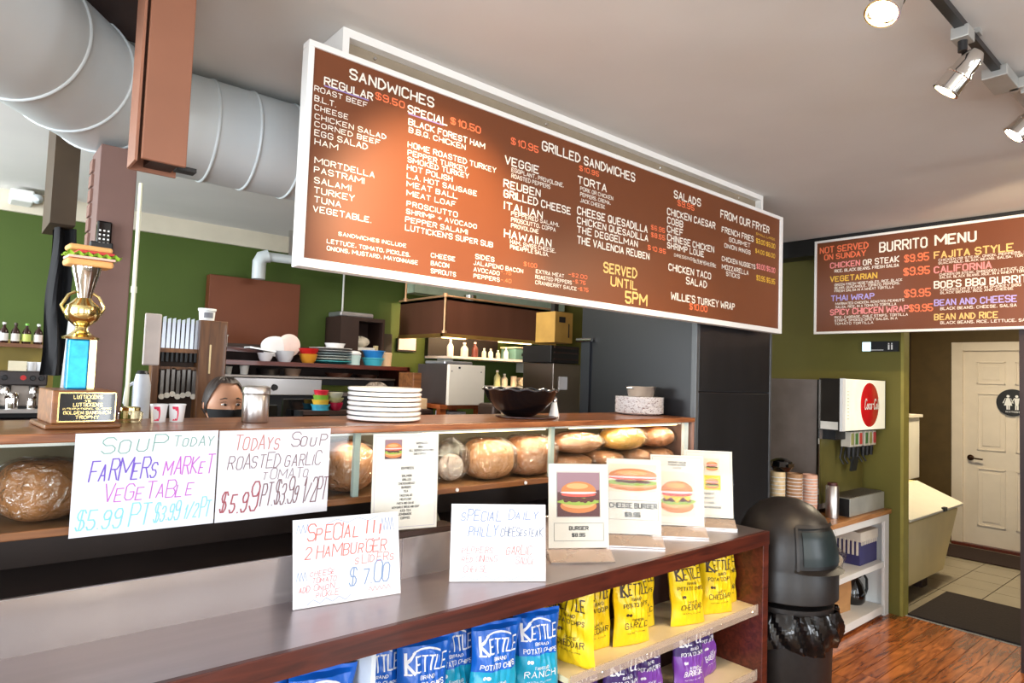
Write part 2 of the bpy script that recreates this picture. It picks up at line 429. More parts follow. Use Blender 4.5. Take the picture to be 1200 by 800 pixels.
rs = tag(MB(black, white).lathe([(.133, 0), (.133, .012)], (7.999-.012, 1.69, 1.475), 40, 0, (-1, 0, 0)).build('restroom_sign', smooth=30), 'round black restroom sign with white figures on the cream door', 'sign')
def pl(u, v): return (7.9735, 1.69-u, 1.475+v)
m_ = MB(white)
for cx, sk in ((-.035, 1), (.035, 0)):
    m_.face([pl(cx+.013*math.cos(a*PI/6), .062+.013*math.sin(a*PI/6)) for a in range(12)])
    if sk: m_.face([pl(cx-.012, .045), pl(cx+.012, .045), pl(cx+.034, -.03), pl(cx-.034, -.03)])
    else: m_.face([pl(cx-.022, .045), pl(cx+.022, .045), pl(cx+.012, -.03), pl(cx-.012, -.03)])
    for q in (-1, 1):
        m_.face([pl(cx+q*.008-.006, -.03), pl(cx+q*.008+.006, -.03), pl(cx+q*.008+.006, -.07), pl(cx+q*.008-.006, -.07)])
        m_.face([pl(cx+q*.018, .045), pl(cx+q*.025, .04), pl(cx+q*.045, -.005), pl(cx+q*.037, -.008)])
text(m_, 'RESTROOM', pl, -.055, -.098, .11, .014)
m_.flat = True; o = m_.build('lettering', rs)
# mats, hall fittings
tag(Bx('floor_mat', (5.15, .98, 0.0005), (5.98, 1.69, .012), M('dark_mat', (40, 30, 24), .95, bump=.6, scale=60), bevel=.004), 'dark brown rubber-backed mat just inside the hallway', 'mat')
tag(Bx('floor_mat', (7.3, 1.0, .001), (7.85, 2.3, .013), M('dark_mat2', (44, 26, 18), .95, bump=.6, scale=60), bevel=.004), 'dark red-brown mat in front of the cream door', 'mat')
# chest bin of the ice machine
ib = thing('ice_bin', 'cream ice bin with sloping lid in the hallway behind the green partition', 'ice machine', (5.9, 2.1, .0))
bc = M('bin_cream', (226, 204, 140), .4, var=.03); bl = M('bin_lid', (226, 220, 200), .35, var=.03)
m_ = MB(bc); a = [(5.3, 1.76, .13), (6.15, 1.76, .13), (6.46, 1.74, .60), (5.3, 1.74, .60)]
def fr_(P, dy):
    b = len(m_.v); m_.v += [Vector(p) for p in P]+[Vector((p[0], p[1]+dy, p[2])) for p in P]
    k = len(P); m_.f.append(tuple(range(b, b+k))); m_.f.append(tuple(range(b+2*k-1, b+k-1, -1))); m_.mi += [0, 0]
    for i in range(k): m_.f.append((b+i, b+k+i, b+k+(i+1) % k, b+(i+1) % k)); m_.mi.append(0)
fr_(a, .8); m_.build('body', ib, bevel=.01)
m_ = MB(bl); m_.grid(lambda u, v: (5.28+1.22*u, 1.72+.36*v, .605+.155*v), 1, 1); m_.grid(lambda u, v: (5.28+1.22*u, 1.72+.36*v, .63+.155*v), 1, 1)
m_ = MB(bl).box((5.28, 1.72, .61), (6.5, 2.1, .635), rot=Matrix.Rotation(math.radians(22), 3, 'X'), org=(5.9, 1.72, .61))
m_.build('lid', ib, bevel=.006)
Bx('latch', (5.98, 1.7, .62), (6.04, 1.725, .65), black, ib)
Bx('deck', (5.3, 2.05, .60), (6.5, 2.5, .77), bc, ib)
for px_ in (5.4, 5.95): Bx('leg', (px_, 1.85, 0), (px_+.12, 2.3, .13), darkb, ib)
im = thing('ice_maker', 'cream ice maker head standing on the back of the bin', 'ice machine', (6.0, 2.3, .77))
Bx('cabinet', (5.5, 2.12, .77), (6.75, 2.5, 1.32), bl, im, bevel=.01); Bx('top_cap', (5.48, 2.1, 1.32), (6.77, 2.5, 1.345), cream, im)
MB(black).lathe([(.008, 0), (.008, .006)], (6.3, 2.12, 1.0), 10, axis=(0, -1, 0)).build('knob', im)
# dark beams and soffits at the left
struct(Bx('trim_6', (-.6, 1.86, 2.575), (.435, 2.34, CZ-.001), darkb))
struct(Bx('trim_7', (.24, 2.95, 2.07), (.32, 3.25, CZ-.001), M('dark_olive_brown', (66, 48, 26), .6)))
# hanging brown box beam
bm_ = thing('hanging_post', 'brown boxed steel post hanging from the ceiling beside the duct', 'post', (.35, 1.75, 2.03))
Bx('front_channel', (.302, 1.70, 2.035), (.398, 1.712, CZ-.002), postm, bm_, bevel=.002)
Bx('web', (.325, 1.712, 2.04), (.385, 1.8, CZ-.002), darkb, bm_)
Bx('rear_flange', (.293, 1.8, 2.03), (.398, 1.808, CZ-.002), postm, bm_)
Bx('side_plate', (.290, 1.712, 2.03), (.296, 1.8, CZ-.002), M('post_side', (150, 100, 76), .5), bm_)
m_ = MB(black).box((.385, 1.735, 2.036), (.43, 1.77, 2.046)); m_.build('bracket', bm_)
# column
cl = thing('column', 'mauve brown boxed column behind the trophy', 'column', (.355, 2.44, 0))
Bx('shaft', (.307, 2.352, 0), (.408, 2.52, 2.235), colm, cl, bevel=.002)
for k in range(16):
    MB(M('rough_brick', (128, 96, 84), .85, bump=.5)).box((.3, 2.46, 1.45+k*.048), (.3072, 2.518, 1.49+k*.048)).build('brick', cl)
cdt = tag(MB(M('bright_conduit', (238, 240, 214), .5)).cyl((.418, 2.335, 1.386), (.418, 2.335, 2.13), .0065, n=12).cyl((.418, 2.335, 1.78), (.418, 2.335, 1.8), .009, n=12).build('conduit', smooth=40), 'bright pale conduit pipe up the right edge of the column', 'pipe')
ph = thing('telephone', 'black cordless phone with keypad in its wall cradle', 'telephone', (.325, 2.35, 1.89))
m_ = MB(black).box((.292, 2.32, 1.885), (.352, 2.352, 1.925)); m_.build('cradle', ph, bevel=.004)
m_ = MB(blackg).box((.307, 2.322, 1.9), (.347, 2.345, 1.99)); hs = m_.build('handset', ph, bevel=.005)
for r in range(4):
    for c in range(3): Bx('key', (.3125+c*.011, 2.3205, 1.918+r*.013), (.3175+c*.011, 2.3225, 1.923+r*.013), white, hs)

# big galvanised duct: straight run, elbow and branch
dt = thing('air_duct', 'large pale galvanised round duct with raised seams below the ceiling', 'duct', (.5, 2.5, 2.3))
Rr = .185
path = [Vector(p) for p in ((3.4, 2.56, 2.425), (.46, 2.56, 2.425))]
MB(duct).cyl(path[0], path[1], Rr, n=48).build('straight_run', dt, smooth=40)
MB(duct).tube([(.47, 2.56, 2.425), (.40, 2.545, 2.425), (.33, 2.49, 2.425)], Rr, 48).build('elbow', dt, smooth=40)
MB(duct).tube([(.34, 2.5, 2.425), (-.02, 2.02, 2.425), (-.9, .95, 2.425)], Rr*.999, 48).build('branch_run', dt, smooth=40)
def ring(p, ax, name='seam_ring'):
    MB(duct).lathe([(Rr, -.006), (Rr+.004, -.004), (Rr+.005, 0), (Rr+.004, .004), (Rr, .006)], p, 48, axis=ax, caps=False).build(name, dt, smooth=50)
for xx in (.47, .52, .655, .80, .96, 1.14, 1.5, 2.0): ring((xx, 2.56, 2.425), (1, 0, 0))
dr = Vector((-.36, -.48, 0)).normalized()
ring((.41, 2.548, 2.425), Vector((-.9, -.35, 0)))
for k in (0.02, .2, .42, .8): ring(Vector((.33, 2.487, 2.425))+dr*k, dr)

# ================================================================ MAIN MENU BOARD
MAIN_Y = 1.80
mbd = thing('menu_board', 'large brown hand-lettered sandwich menu board hung above the counter', 'menu board', (2.13, 1.82, 1.85))
X0, X1, Z0, Z1 = .725, 3.53, 1.852, 2.515
Bx('panel', (X0+.01, 1.806, Z0+.01), (X1-.01, 1.84, Z1-.01), menub, mbd)
fw = MB(framew)
t = .026
fw.box((X0, 1.80, Z0), (X1, 1.845, Z0+t)).box((X0, 1.80, Z1-t*.7), (X1, 1.845, Z1)).box((X0, 1.80, Z0+t), (X0+t*.7, 1.845, Z1-t*.7)).box((X1-t*1.2, 1.80, Z0+t), (X1, 1.845, Z1-t*.7))
fw.build('frame', mbd, bevel=.002)
def mplace(u, v): return (u, 1.8045, v)
MAIN = [
  ('SANDWICHES', 0.858, 2.443, 0.301, 0.0351, 'w'),
  ('REGULAR', 0.779, 2.398, 0.157, 0.0252, 'w'),
  ('$9.50', 0.947, 2.407, 0.103, 0.024, 'r'),
  ('ROAST BEEF', 0.75, 2.37, 0.169, 0.0175, 'w'),
  ('B.L.T.', 0.752, 2.341, 0.064, 0.0187, 'w'),
  ('CHEESE', 0.753, 2.315, 0.105, 0.0175, 'w'),
  ('CHICKEN SALAD', 0.755, 2.289, 0.234, 0.0175, 'w'),
  ('CORNED BEEF', 0.756, 2.266, 0.213, 0.0174, 'w'),
  ('EGG SALAD', 0.757, 2.24, 0.169, 0.0199, 'w'),
  ('HAM', 0.759, 2.214, 0.072, 0.0199, 'w'),
  ('MORTDELLA', 0.762, 2.159, 0.193, 0.0199, 'w'),
  ('PASTRAMI', 0.762, 2.132, 0.159, 0.0199, 'w'),
  ('SALAMI', 0.764, 2.101, 0.115, 0.0199, 'w'),
  ('TURKEY', 0.765, 2.072, 0.126, 0.0199, 'w'),
  ('TUNA', 0.767, 2.045, 0.082, 0.0198, 'w'),
  ('VEGETABLE.', 0.765, 2.017, 0.185, 0.0198, 'w'),
  ('SPECIAL', 1.064, 2.398, 0.152, 0.0277, 'w'),
  ('$10.50', 1.232, 2.409, 0.127, 0.0262, 'r'),
  ('BLACK FOREST HAM', 1.069, 2.36, 0.312, 0.0221, 'w'),
  ('B.B.Q. CHICKEN', 1.071, 2.335, 0.226, 0.0194, 'w'),
  ('HOME ROASTED TURKEY', 1.07, 2.286, 0.365, 0.0207, 'w'),
  ('PEPPER TURKEY', 1.071, 2.26, 0.237, 0.0193, 'w'),
  ('SMOKED TURKEY', 1.072, 2.238, 0.244, 0.0193, 'w'),
  ('HOT POLISH', 1.071, 2.212, 0.176, 0.0193, 'w'),
  ('L.A. HOT SAUSAGE', 1.072, 2.185, 0.281, 0.0193, 'w'),
  ('MEAT BALL', 1.072, 2.158, 0.199, 0.0193, 'w'),
  ('MEAT LOAF', 1.073, 2.129, 0.192, 0.0192, 'w'),
  ('PROSCIUTTO', 1.075, 2.095, 0.199, 0.0192, 'w'),
  ('SHRIMP + AVOCADO', 1.075, 2.07, 0.284, 0.0178, 'w'),
  ('PEPPER SALAMI', 1.073, 2.043, 0.247, 0.0192, 'w'),
  ("LUTTICKEN'S SUPER SUB", 1.074, 2.016, 0.359, 0.0205, 'w'),
  ('SANDWICHES INCLUDE', 0.847, 1.96, 0.232, 0.0127, 'w'),
  ('LETTUCE, TOMATO, PICKLES,', 0.812, 1.932, 0.283, 0.0138, 'w'),
  ('ONIONS, MUSTARD, MAYONNAISE', 0.813, 1.911, 0.312, 0.0138, 'w'),
  ('CHEESE', 1.176, 1.943, 0.096, 0.0169, 'w'),
  ('BACON', 1.177, 1.917, 0.071, 0.0169, 'w'),
  ('SPROUTS', 1.178, 1.891, 0.1, 0.0169, 'w'),
  ('SIDES', 1.359, 1.965, 0.084, 0.0193, 'w'),
  ('JALAPENO BACON', 1.352, 1.943, 0.229, 0.0163, 'w'),
  ('$1.00', 1.585, 1.971, 0.064, 0.0174, 'r'),
  ('AVOCADO', 1.354, 1.92, 0.115, 0.0163, 'w'),
  ('-.75', 1.476, 1.928, 0.048, 0.0154, 'r'),
  ('PEPPERS', 1.355, 1.897, 0.115, 0.0163, 'w'),
  ('-.40', 1.478, 1.899, 0.048, 0.0154, 'r'),
  ('$10.95', 1.502, 2.41, 0.135, 0.0283, 'r'),
  ('GRILLED SANDWICHES', 1.658, 2.428, 0.553, 0.0393, 'w'),
  ('VEGGIE', 1.477, 2.331, 0.165, 0.0327, 'w'),
  ('EGGPLANT, PROVOLONE,', 1.509, 2.308, 0.269, 0.0173, 'w'),
  ('ROASTED PEPPERS', 1.51, 2.286, 0.195, 0.0173, 'w'),
  ('REUBEN', 1.475, 2.245, 0.18, 0.031, 'w'),
  ('GRILLED CHEESE', 1.477, 2.208, 0.343, 0.031, 'w'),
  ('ITALIAN', 1.481, 2.165, 0.189, 0.031, 'w'),
  ('PEPPERED SALAMI,', 1.515, 2.147, 0.245, 0.0172, 'w'),
  ('PROSCIUTTO, COPPA', 1.516, 2.125, 0.225, 0.0172, 'w'),
  ('PROVOLONE', 1.517, 2.103, 0.135, 0.0172, 'w'),
  ('HAWAIIAN', 1.486, 2.063, 0.234, 0.0325, 'w'),
  ('HAM, SWISS CHEESE,', 1.515, 2.043, 0.231, 0.0171, 'w'),
  ('PINEAPPLE SALSA.', 1.516, 2.024, 0.192, 0.0171, 'w'),
  ('$10.95', 1.864, 2.397, 0.116, 0.0224, 'r'),
  ('TORTA', 1.857, 2.343, 0.171, 0.0344, 'w'),
  ('PORK OR CHICKEN', 1.873, 2.317, 0.199, 0.0172, 'w'),
  ('PEPPERS, CREMA,', 1.874, 2.294, 0.183, 0.0172, 'w'),
  ('JACK CHEESE', 1.875, 2.27, 0.148, 0.0172, 'w'),
  ('CHEESE QUESADILLA', 1.86, 2.219, 0.448, 0.0343, 'w'),
  ('CHICKEN QUESADILLA', 1.861, 2.181, 0.452, 0.0308, 'w'),
  ('THE DEGGELMAN', 1.863, 2.144, 0.38, 0.0308, 'w'),
  ('THE VALENCIA REUBEN', 1.865, 2.101, 0.461, 0.0325, 'w'),
  ('$6.95', 2.335, 2.24, 0.1, 0.023, 'r'),
  ('$8.55', 2.337, 2.206, 0.1, 0.023, 'r'),
  ('$10.95', 2.315, 2.145, 0.131, 0.0228, 'r'),
  ('EXTRA MEAT', 1.647, 1.952, 0.149, 0.0161, 'w'),
  ('-$2.00', 1.822, 1.963, 0.105, 0.0169, 'r'),
  ('ROASTED PEPPERS', 1.645, 1.931, 0.194, 0.0161, 'w'),
  ('-$.75', 1.845, 1.939, 0.074, 0.0169, 'r'),
  ('CRANBERRY SAUCE', 1.646, 1.91, 0.223, 0.0161, 'w'),
  ('-$.75', 1.876, 1.912, 0.06, 0.0171, 'r'),
  ('SERVED', 2.027, 2.007, 0.214, 0.0462, 't'),
  ('UNTIL', 2.075, 1.956, 0.171, 0.043, 't'),
  ('5PM', 2.172, 1.894, 0.146, 0.0549, 't'),
  ('SALADS', 2.501, 2.418, 0.214, 0.04, 'w'),
  ('$9.95', 2.529, 2.387, 0.134, 0.0281, 'r'),
  ('CHICKEN CAESAR', 2.452, 2.33, 0.393, 0.0355, 'w'),
  ('COBB', 2.454, 2.289, 0.119, 0.0335, 'w'),
  ('CHEF', 2.455, 2.249, 0.119, 0.0335, 'w'),
  ('CHINESE CHICKEN', 2.457, 2.21, 0.381, 0.0335, 'w'),
  ('SHRIMP LOUIE', 2.458, 2.175, 0.295, 0.0315, 'w'),
  ('DRESSINGS: RANCH OR', 2.512, 2.143, 0.333, 0.0159, 'w'),
  ('BLUE CHEESE', 2.67, 2.137, 0.191, 0.0164, 'w'),
  ('CHICKEN TACO', 2.472, 2.074, 0.345, 0.0354, 'w'),
  ('SALAD', 2.611, 2.027, 0.171, 0.0364, 'w'),
  ("WILLIE'S TURKEY WRAP", 2.496, 1.942, 0.544, 0.0374, 'w'),
  ('$10.00', 2.643, 1.909, 0.147, 0.0325, 'r'),
  ('FROM OUR FRYER', 2.895, 2.399, 0.486, 0.0433, 'w'),
  ('FRENCH FRIES', 2.909, 2.326, 0.306, 0.0325, 'w'),
  ('SMALL LARGE', 3.243, 2.369, 0.203, 0.0139, 'y'),
  ('$3.00 $5.00', 3.244, 2.325, 0.203, 0.0277, 'y'),
  ('GOURMET', 2.978, 2.289, 0.204, 0.0241, 'w'),
  ('ONION RINGS', 2.935, 2.252, 0.252, 0.0239, 'w'),
  ('$4.00 $6.00', 3.237, 2.271, 0.211, 0.0253, 'y'),
  ('CHICKEN NUGGETS', 2.914, 2.181, 0.324, 0.0259, 'w'),
  ('$3.00 $5.00', 3.253, 2.188, 0.198, 0.03, 'p'),
  ('MOZZARELLA', 2.916, 2.14, 0.254, 0.0259, 'w'),
  ('STICKS', 2.956, 2.11, 0.126, 0.0239, 'w'),
  ('$3.95 $5.95', 3.254, 2.125, 0.198, 0.0299, 'y'),
  ('_', 0.779, 2.393, 0.145, 0.0025, 'w'),
  ('_', 1.065, 2.393, 0.138, 0.0028, 'w'),
]
BUR = [
  ('NOT SERVED', -2.073, 2.502, 0.317, 0.0488, 'r'),
  ('ON SUNDAY', -2.043, 2.453, 0.271, 0.0424, 'r'),
  ('BURRITO', -1.682, 2.466, 0.274, 0.0741, 'w'),
  ('MENU', -1.361, 2.47, 0.212, 0.0699, 'w'),
  ('CHICKEN', -2.001, 2.391, 0.192, 0.0421, 'p'),
  ('OR STEAK', -1.785, 2.389, 0.216, 0.0434, 'w'),
  ('RICE, BLACK BEANS, FRESH SALSA', -1.972, 2.358, 0.403, 0.0221, 'w'),
  ('VEGETARIAN', -2.0, 2.295, 0.299, 0.0419, 'y'),
  ('GREEN FRESH VEGETABLES, RICE, BLACK', -1.971, 2.263, 0.423, 0.0179, 'w'),
  ('BEANS, GUACAMOLE, TOMATO, PEPPERS,', -1.971, 2.242, 0.408, 0.0179, 'w'),
  ('FRESH SALSA IN A WHEAT TORTILLA', -1.971, 2.22, 0.373, 0.0178, 'w'),
  ('THAI WRAP', -1.993, 2.16, 0.277, 0.0418, 'l'),
  ('MARINATED CHICKEN, ROASTED PEANUTS', -1.964, 2.131, 0.426, 0.0178, 'w'),
  ('SALSA, RICE, IN A TOMATO TORTILLA', -1.964, 2.108, 0.381, 0.0178, 'w'),
  ('SPICY CHICKEN WRAP', -1.998, 2.063, 0.485, 0.0447, 'p'),
  ('RICE, CABBAGE, CHILE STRIPS, TORTILLA', -1.969, 2.037, 0.454, 0.0178, 'w'),
  ('STRIPS, SMOKED SPICY SALSA, IN A', -1.969, 2.015, 0.392, 0.0178, 'w'),
  ('TOMATO TORTILLA', -1.969, 1.993, 0.248, 0.0177, 'w'),
  ('$9.95', -1.534, 2.382, 0.135, 0.0554, 'r'),
  ('$9.95', -1.538, 2.296, 0.145, 0.0553, 'r'),
  ('$9.95', -1.533, 2.155, 0.144, 0.055, 'r'),
  ('$9.95', -1.506, 2.061, 0.129, 0.0492, 'r'),
  ('FAJITA STYLE', -1.366, 2.387, 0.396, 0.0483, 't'),
  ('CHICKEN OR STEAK, ONION, PEPPERS, RICE,', -1.343, 2.366, 0.478, 0.016, 'w'),
  ('GUACAMOLE, BLACK BEANS, SALSA, TORTILLA', -1.343, 2.347, 0.478, 0.016, 'w'),
  ('CALIFORNIA', -1.366, 2.296, 0.292, 0.0455, 'p'),
  ('CHICKEN OR STEAK, SHREDDED LETTUCE, CHEESE', -1.338, 2.275, 0.473, 0.016, 'w'),
  ('SALSA, BLACK BEANS, RICE, IN A WHEAT TORTILLA', -1.338, 2.257, 0.473, 0.016, 'w'),
  ("BOB'S BBQ BURRITO", -1.366, 2.2, 0.497, 0.0481, 'w'),
  ('CHICKEN OR STEAK IN SMOKEY BBQ', -1.333, 2.179, 0.399, 0.0159, 'w'),
  ('BLACK BEANS, RICE AND CHEESE', -1.333, 2.161, 0.363, 0.0159, 'w'),
  ('BEAN AND CHEESE', -1.365, 2.091, 0.411, 0.0426, 'l'),
  ('BLACK BEANS, CHEESE, SALSA', -1.333, 2.062, 0.378, 0.019, 'w'),
  ('BEAN AND RICE', -1.365, 2.002, 0.322, 0.0425, 't'),
  ('BLACK BEANS, RICE, LETTUCE, SALSA', -1.333, 1.975, 0.467, 0.019, 'w'),
]
NAMES = {'w': 'white', 'r': 'red', 't': 'tan', 'y': 'yellow', 'p': 'pink', 'l': 'lavender'}
def letter(entries, place, parent):
    by = {}
    for s_, u, v, W, H, c in entries:
        m_ = by.setdefault(c, MB(TX[c]))
        if s_ == '_':
            m_ = by.setdefault('u', MB(TX['u']))
            m_.face([place(u, v-.001), place(u+W, v-.001), place(u+W, v+.003), place(u, v+.003)])
        else:
            text(m_, s_, place, u, v, W, H*.82, .2 if H > .022 else .17, jit=.05)
    for c, m_ in by.items():
        m_.flat = True
        o = m_.build('lettering', parent)
        if c in NAMES: lab(o, NAMES[c]+' lettering')
letter(MAIN, mplace, mbd)
# shallow white box that carries the board below the ceiling
rb = thing('sign_box', 'shallow white box with recessed grey back between menu board and ceiling', 'sign mount', (2.12, 1.95, 2.5))
m_ = MB(framew); a, b = .85, 3.395
m_.box((a, 1.85, 2.592), (b, 2.08, CZ-.001)).box((a, 1.85, 2.44), (a+.022, 2.08, 2.592)).box((b-.022, 1.85, 2.44), (b, 2.08, 2.592))
m_.build('frame', rb)
Bx('back_panel', (a+.022, 1.885, 2.44), (b-.022, 1.895, 2.592), M('recess_taupe', (150, 136, 116), .7), rb)
for xx in (.98, 1.75, 2.5, 3.2):
    MB(chrome).lathe([(.007, 0), (.005, .003), (0, .004)], (xx, 1.885, 2.575), 12, axis=(0, -1, 0)).build('screw', rb)

# ================================================================ BURRITO BOARD
bb = thing('menu_board', 'smaller brown burrito menu board hung at the hallway opening', 'menu board', (4.6, 1.2, 1.93))
Y0, Y1, Z0, Z1 = .12, 2.112, 1.932, 2.592
Bx('panel', (4.604, Y0+.01, Z0+.01), (4.622, Y1-.01, Z1-.01), menub, bb)
m_ = MB(framew); t = .016
m_.box((4.598, Y0, Z0), (4.624, Y1, Z0+t)).box((4.598, Y0, Z1-t), (4.624, Y1, Z1)).box((4.598, Y0, Z0+t), (4.624, Y0+t, Z1-t)).box((4.598, Y1-t, Z0+t), (4.624, Y1, Z1-t))
m_.build('frame', bb, bevel=.002)
def bplace(u, v): return (4.6025, -u, v)
letter(BUR, bplace, bb)

# ================================================================ SERVING COUNTER
sc = thing('serving_counter', 'long low counter with stainless top, dark red wood edge and open snack shelves', 'counter', (1.2, 1.6, 0))
CX0, CX1 = -1.6, 2.77
Bx('steel_top', (CX0, 1.474, .905), (CX1-.002, 1.77, .92), steelc, sc)
Bx('edge_trim', (CX0, 1.455, .862), (CX1, 1.474, .9215), wood_dk, sc, bevel=.002)
Bx('backsplash', (CX0, 1.77, .905), (CX1-.004, 1.782, 1.045), steels, sc, bevel=.002)
Bx('under_top', (CX0, 1.476, .885), (CX1-.05, 1.78, .904), wood_dk, sc)
m_ = MB(steelc).box((1.093, 1.7685, .921), (1.0955, 1.7700, 1.045)); m_.build('panel_seam', sc)
Bx('panel_seam', (1.45, 1.7685, .921), (1.4525, 1.77, 1.045), steeld, sc)
Bx('end_panel', (CX1-.045, 1.458, 0), (CX1, 1.78, .862), wood_dk, sc, bevel=.002)
Bx('end_panel', (CX0, 1.458, 0), (CX0+.045, 1.78, .862), wood_dk, sc)
Bx('back_board', (CX0+.045, 1.755, 0), (CX1-.045, 1.78, .885), M('counter_back', (60, 30, 22), .6), sc)
shw = M('shelf_cream', (232, 214, 176), .45, var=.04)
s1 = Bx('shelf', (1.56, 1.49, .578), (CX1-.045, 1.755, .598), shw, sc)
s2 = Bx('shelf', (CX0+.045, 1.49, .53), (.86, 1.755, .55), shw, sc)
s3 = Bx('shelf', (.86, 1.49, .30), (CX1-.045, 1.755, .32), shw, sc)
s4 = Bx('shelf', (.86, 1.49, .53), (1.56, 1.755, .55), shw, sc)
Bx('divider', (.845, 1.49, .02), (.858, 1.755, .86), M('divider_white', (206, 214, 222), .5), sc)
for a_, b_, z_, par in ((1.56, CX1-.05, .565, s1), (.86, CX1-.05, .288, s3)):
    m_ = MB(acrylic_edge).box((a_, 1.476, z_), (b_, 1.481, z_+.045)); m_.build('acrylic_lip', par)
    for k in range(5):
        xx = a_+.15+k*(b_-a_-.2)/4
        MB(chrome).lathe([(.005, 0), (.003, .003)], (xx, 1.476, z_+.02), 10, axis=(0, -1, 0)).build('screw', par)

# ================================================================ BREAD CASE with its wooden top
dc = thing('display_case', 'long glass bread case with a reddish brown wood top along the pass', 'display case', (1.2, 2.1, 1.15))
DX0, DX1 = -1.6, 2.845
Bx('wood_top', (DX0, 1.895, 1.362), (DX1, 2.325, 1.385), wood_top, dc, bevel=.003)
Bx('front_rail', (DX0, 1.904, 1.138), (DX1, 1.925, 1.158), wood_md, dc, bevel=.002)
Bx('case_floor', (DX0, 1.925, 1.140), (DX1-.02, 2.32, 1.152), M('case_floor_wood', (120, 84, 52), .5), dc)
Bx('case_back', (DX0, 2.30, 1.152), (DX1-.02, 2.318, 1.362), M('case_back_brown', (104, 92, 66), .5), dc)
Bx('front_glass', (DX0, 1.908, 1.158), (DX1-.02, 1.912, 1.362), glass, dc)
Bx('end_frame', (DX1-.02, 1.9, 1.138), (DX1, 2.32, 1.362), M('case_end_frame', (150, 116, 104), .35), dc)
Bx('end_trim', (DX1-.065, 1.914, 1.158), (DX1-.03, 1.93, 1.362), M('case_white_strip', (226, 232, 236), .4), dc)
for xx in (.99, 1.86): Bx('mullion', (xx, 1.914, 1.158), (xx+.02, 1.93, 1.362), M('case_mullion', (176, 190, 186), .3), dc)
for k in range(9):
    MB(china).lathe([(.007, 0), (.006, .004), (0, .005)], (-.2+k*.328+.28, 1.904, 1.148), 14, axis=(0, -1, 0)).build('screw', dc)
# what the case stands on
pc = thing('prep_counter', 'dark brown back counter and brackets beneath the bread case', 'counter', (1.2, 2.05, 0))
Bx('top', (CX0, 1.785, .985), (2.845, 2.32, 1.0), M('prep_top', (46, 36, 32), .35), pc)
Bx('body', (CX0, 1.80, 0), (2.845, 2.31, .985), darkb, pc)
Bx('back_panel', (CX0, 2.2, 1.0), (2.845, 2.22, 1.14), M('prep_back', (44, 28, 20), .6), pc)
m_ = MB(M('bracket_green', (66, 66, 54), .4))
for xx in (-.9, 1.26, 2.3):
    m2 = MB(M('bracket_green')) .prism([(1.80, 1.0), (2.1, 1.0), (2.1, 1.138), (1.92, 1.138)], lambda u, v, w_, xx=xx: (xx+w_, u, v), .03); m2.build('bracket', pc)

cl_ = thing('case_light', 'slim warm light strip under the front edge of the case top', 'light', (1.2, 1.94, 1.35))
Bx('lamp_housing', (-1.5, 1.934, 1.351), (2.78, 1.956, 1.3615), white, cl_)
for x0_ in (1.1, 2.0): Bx('lamp_tube', (x0_, 1.938, 1.347), (x0_+.75, 1.952, 1.351), M('case_lamp', (255, 226, 170), .4, emit=6), cl_)
for x0_, l_ in ((1.55, 1.2), (2.4, .7)): area('case_lamp', (x0_, 1.945, 1.345), (x0_, 2.08, 1.15), l_, .015, 1.7*l_, (1, .86, .66))
# bread in wrap
def loafmat(): return M('bread_crust', (190, 134, 94), .65, var=.16, scale=14, bump=.25)
crusts = [M('bread_crust', (190, 134, 94), .65, var=.16, scale=14, bump=.25), M('bread_golden', (204, 150, 104), .6, var=.14, scale=16, bump=.2), M('bread_brown', (176, 116, 66), .7, var=.2, scale=18, bump=.3)]
def bun(nm, lbl, x, y, z, rx, ry, rz_, m, rot=0, sq=2.4, wrapit=True, slit=True):
    t_ = thing(nm, lbl, 'bread', (x, y, z), rot)
    def fn(u, v):
        a = u*2*PI; b = v*PI; cu, su = math.cos(a), math.sin(a); sb = math.sin(b); cb = math.cos(b)
        g = lambda q, e: math.copysign(abs(q)**e, q)
        X = rx*g(sb, 2/sq)*g(cu, 2/sq); Y = ry*g(sb, 2/sq)*g(su, 2/sq); Z = rz_*(1-g(cb, 2/sq))
        k = 1+.03*math.sin(5*X/rx+3)+.03*math.cos(4*Y/ry)
        dz = -.12*rz_*math.exp(-(Y/ry-.1)**2/.02)*(1 if slit and cb < 0 else 0)
        return (X*k, Y*k, Z*1.0+dz)
    MB(m).grid(fn, 28, 16, wu=True).build('loaf', t_, world=False, smooth=70)
    if wrapit:
        rnd = random.Random(int(x*1000)); ph_ = [rnd.uniform(0, 6) for _ in range(6)]
        def fw_(u, v):
            p = Vector(fn(u, v)); c = Vector((0, 0, rz_)); d_ = p-c
            a = u*2*PI; k = 1.10+.06*math.sin(9*a+ph_[0]+4*v)*math.sin(v*PI)+.035*math.sin(17*a+ph_[1])*math.cos(11*v+ph_[2])
            return c+Vector((d_.x*k, d_.y*k, d_.z*min(k, 1.12) if d_.z > 0 else d_.z*.99))
        MB(wrap).grid(fw_, 36, 18, wu=True).build('plastic_bag', t_, world=False, smooth=25)
    return t_
Z_ = 1.1535
sw = bun('bread_loaf', 'dark crusted round loaf with pale wrap at the far left of the case', .19, 2.06, Z_, .09, .1, .075, crusts[2], .3, 2.8)
bun('bread_loaf', 'brown loaf half hidden by the green and pink soup sign', .36, 2.06, Z_, .07, .1, .07, crusts[0])
bun('bread_loaf', 'large round tan loaf between the soup sign and the framed menu page', 1.03, 2.05, Z_, .092, .1, .084, crusts[0], 0, 2.5)
bun('bread_loaf', 'tan oval roll just right of the framed menu page', 1.25, 2.035, Z_, .085, .095, .076, crusts[0], 0, 2.7)
cb = thing('plastic_bag', 'crumpled clear plastic bag between two rolls in the bread case', 'bag', (1.45, 2.03, Z_))
rnd = random.Random(5)
P6 = [rnd.uniform(0, 6) for _ in range(8)]
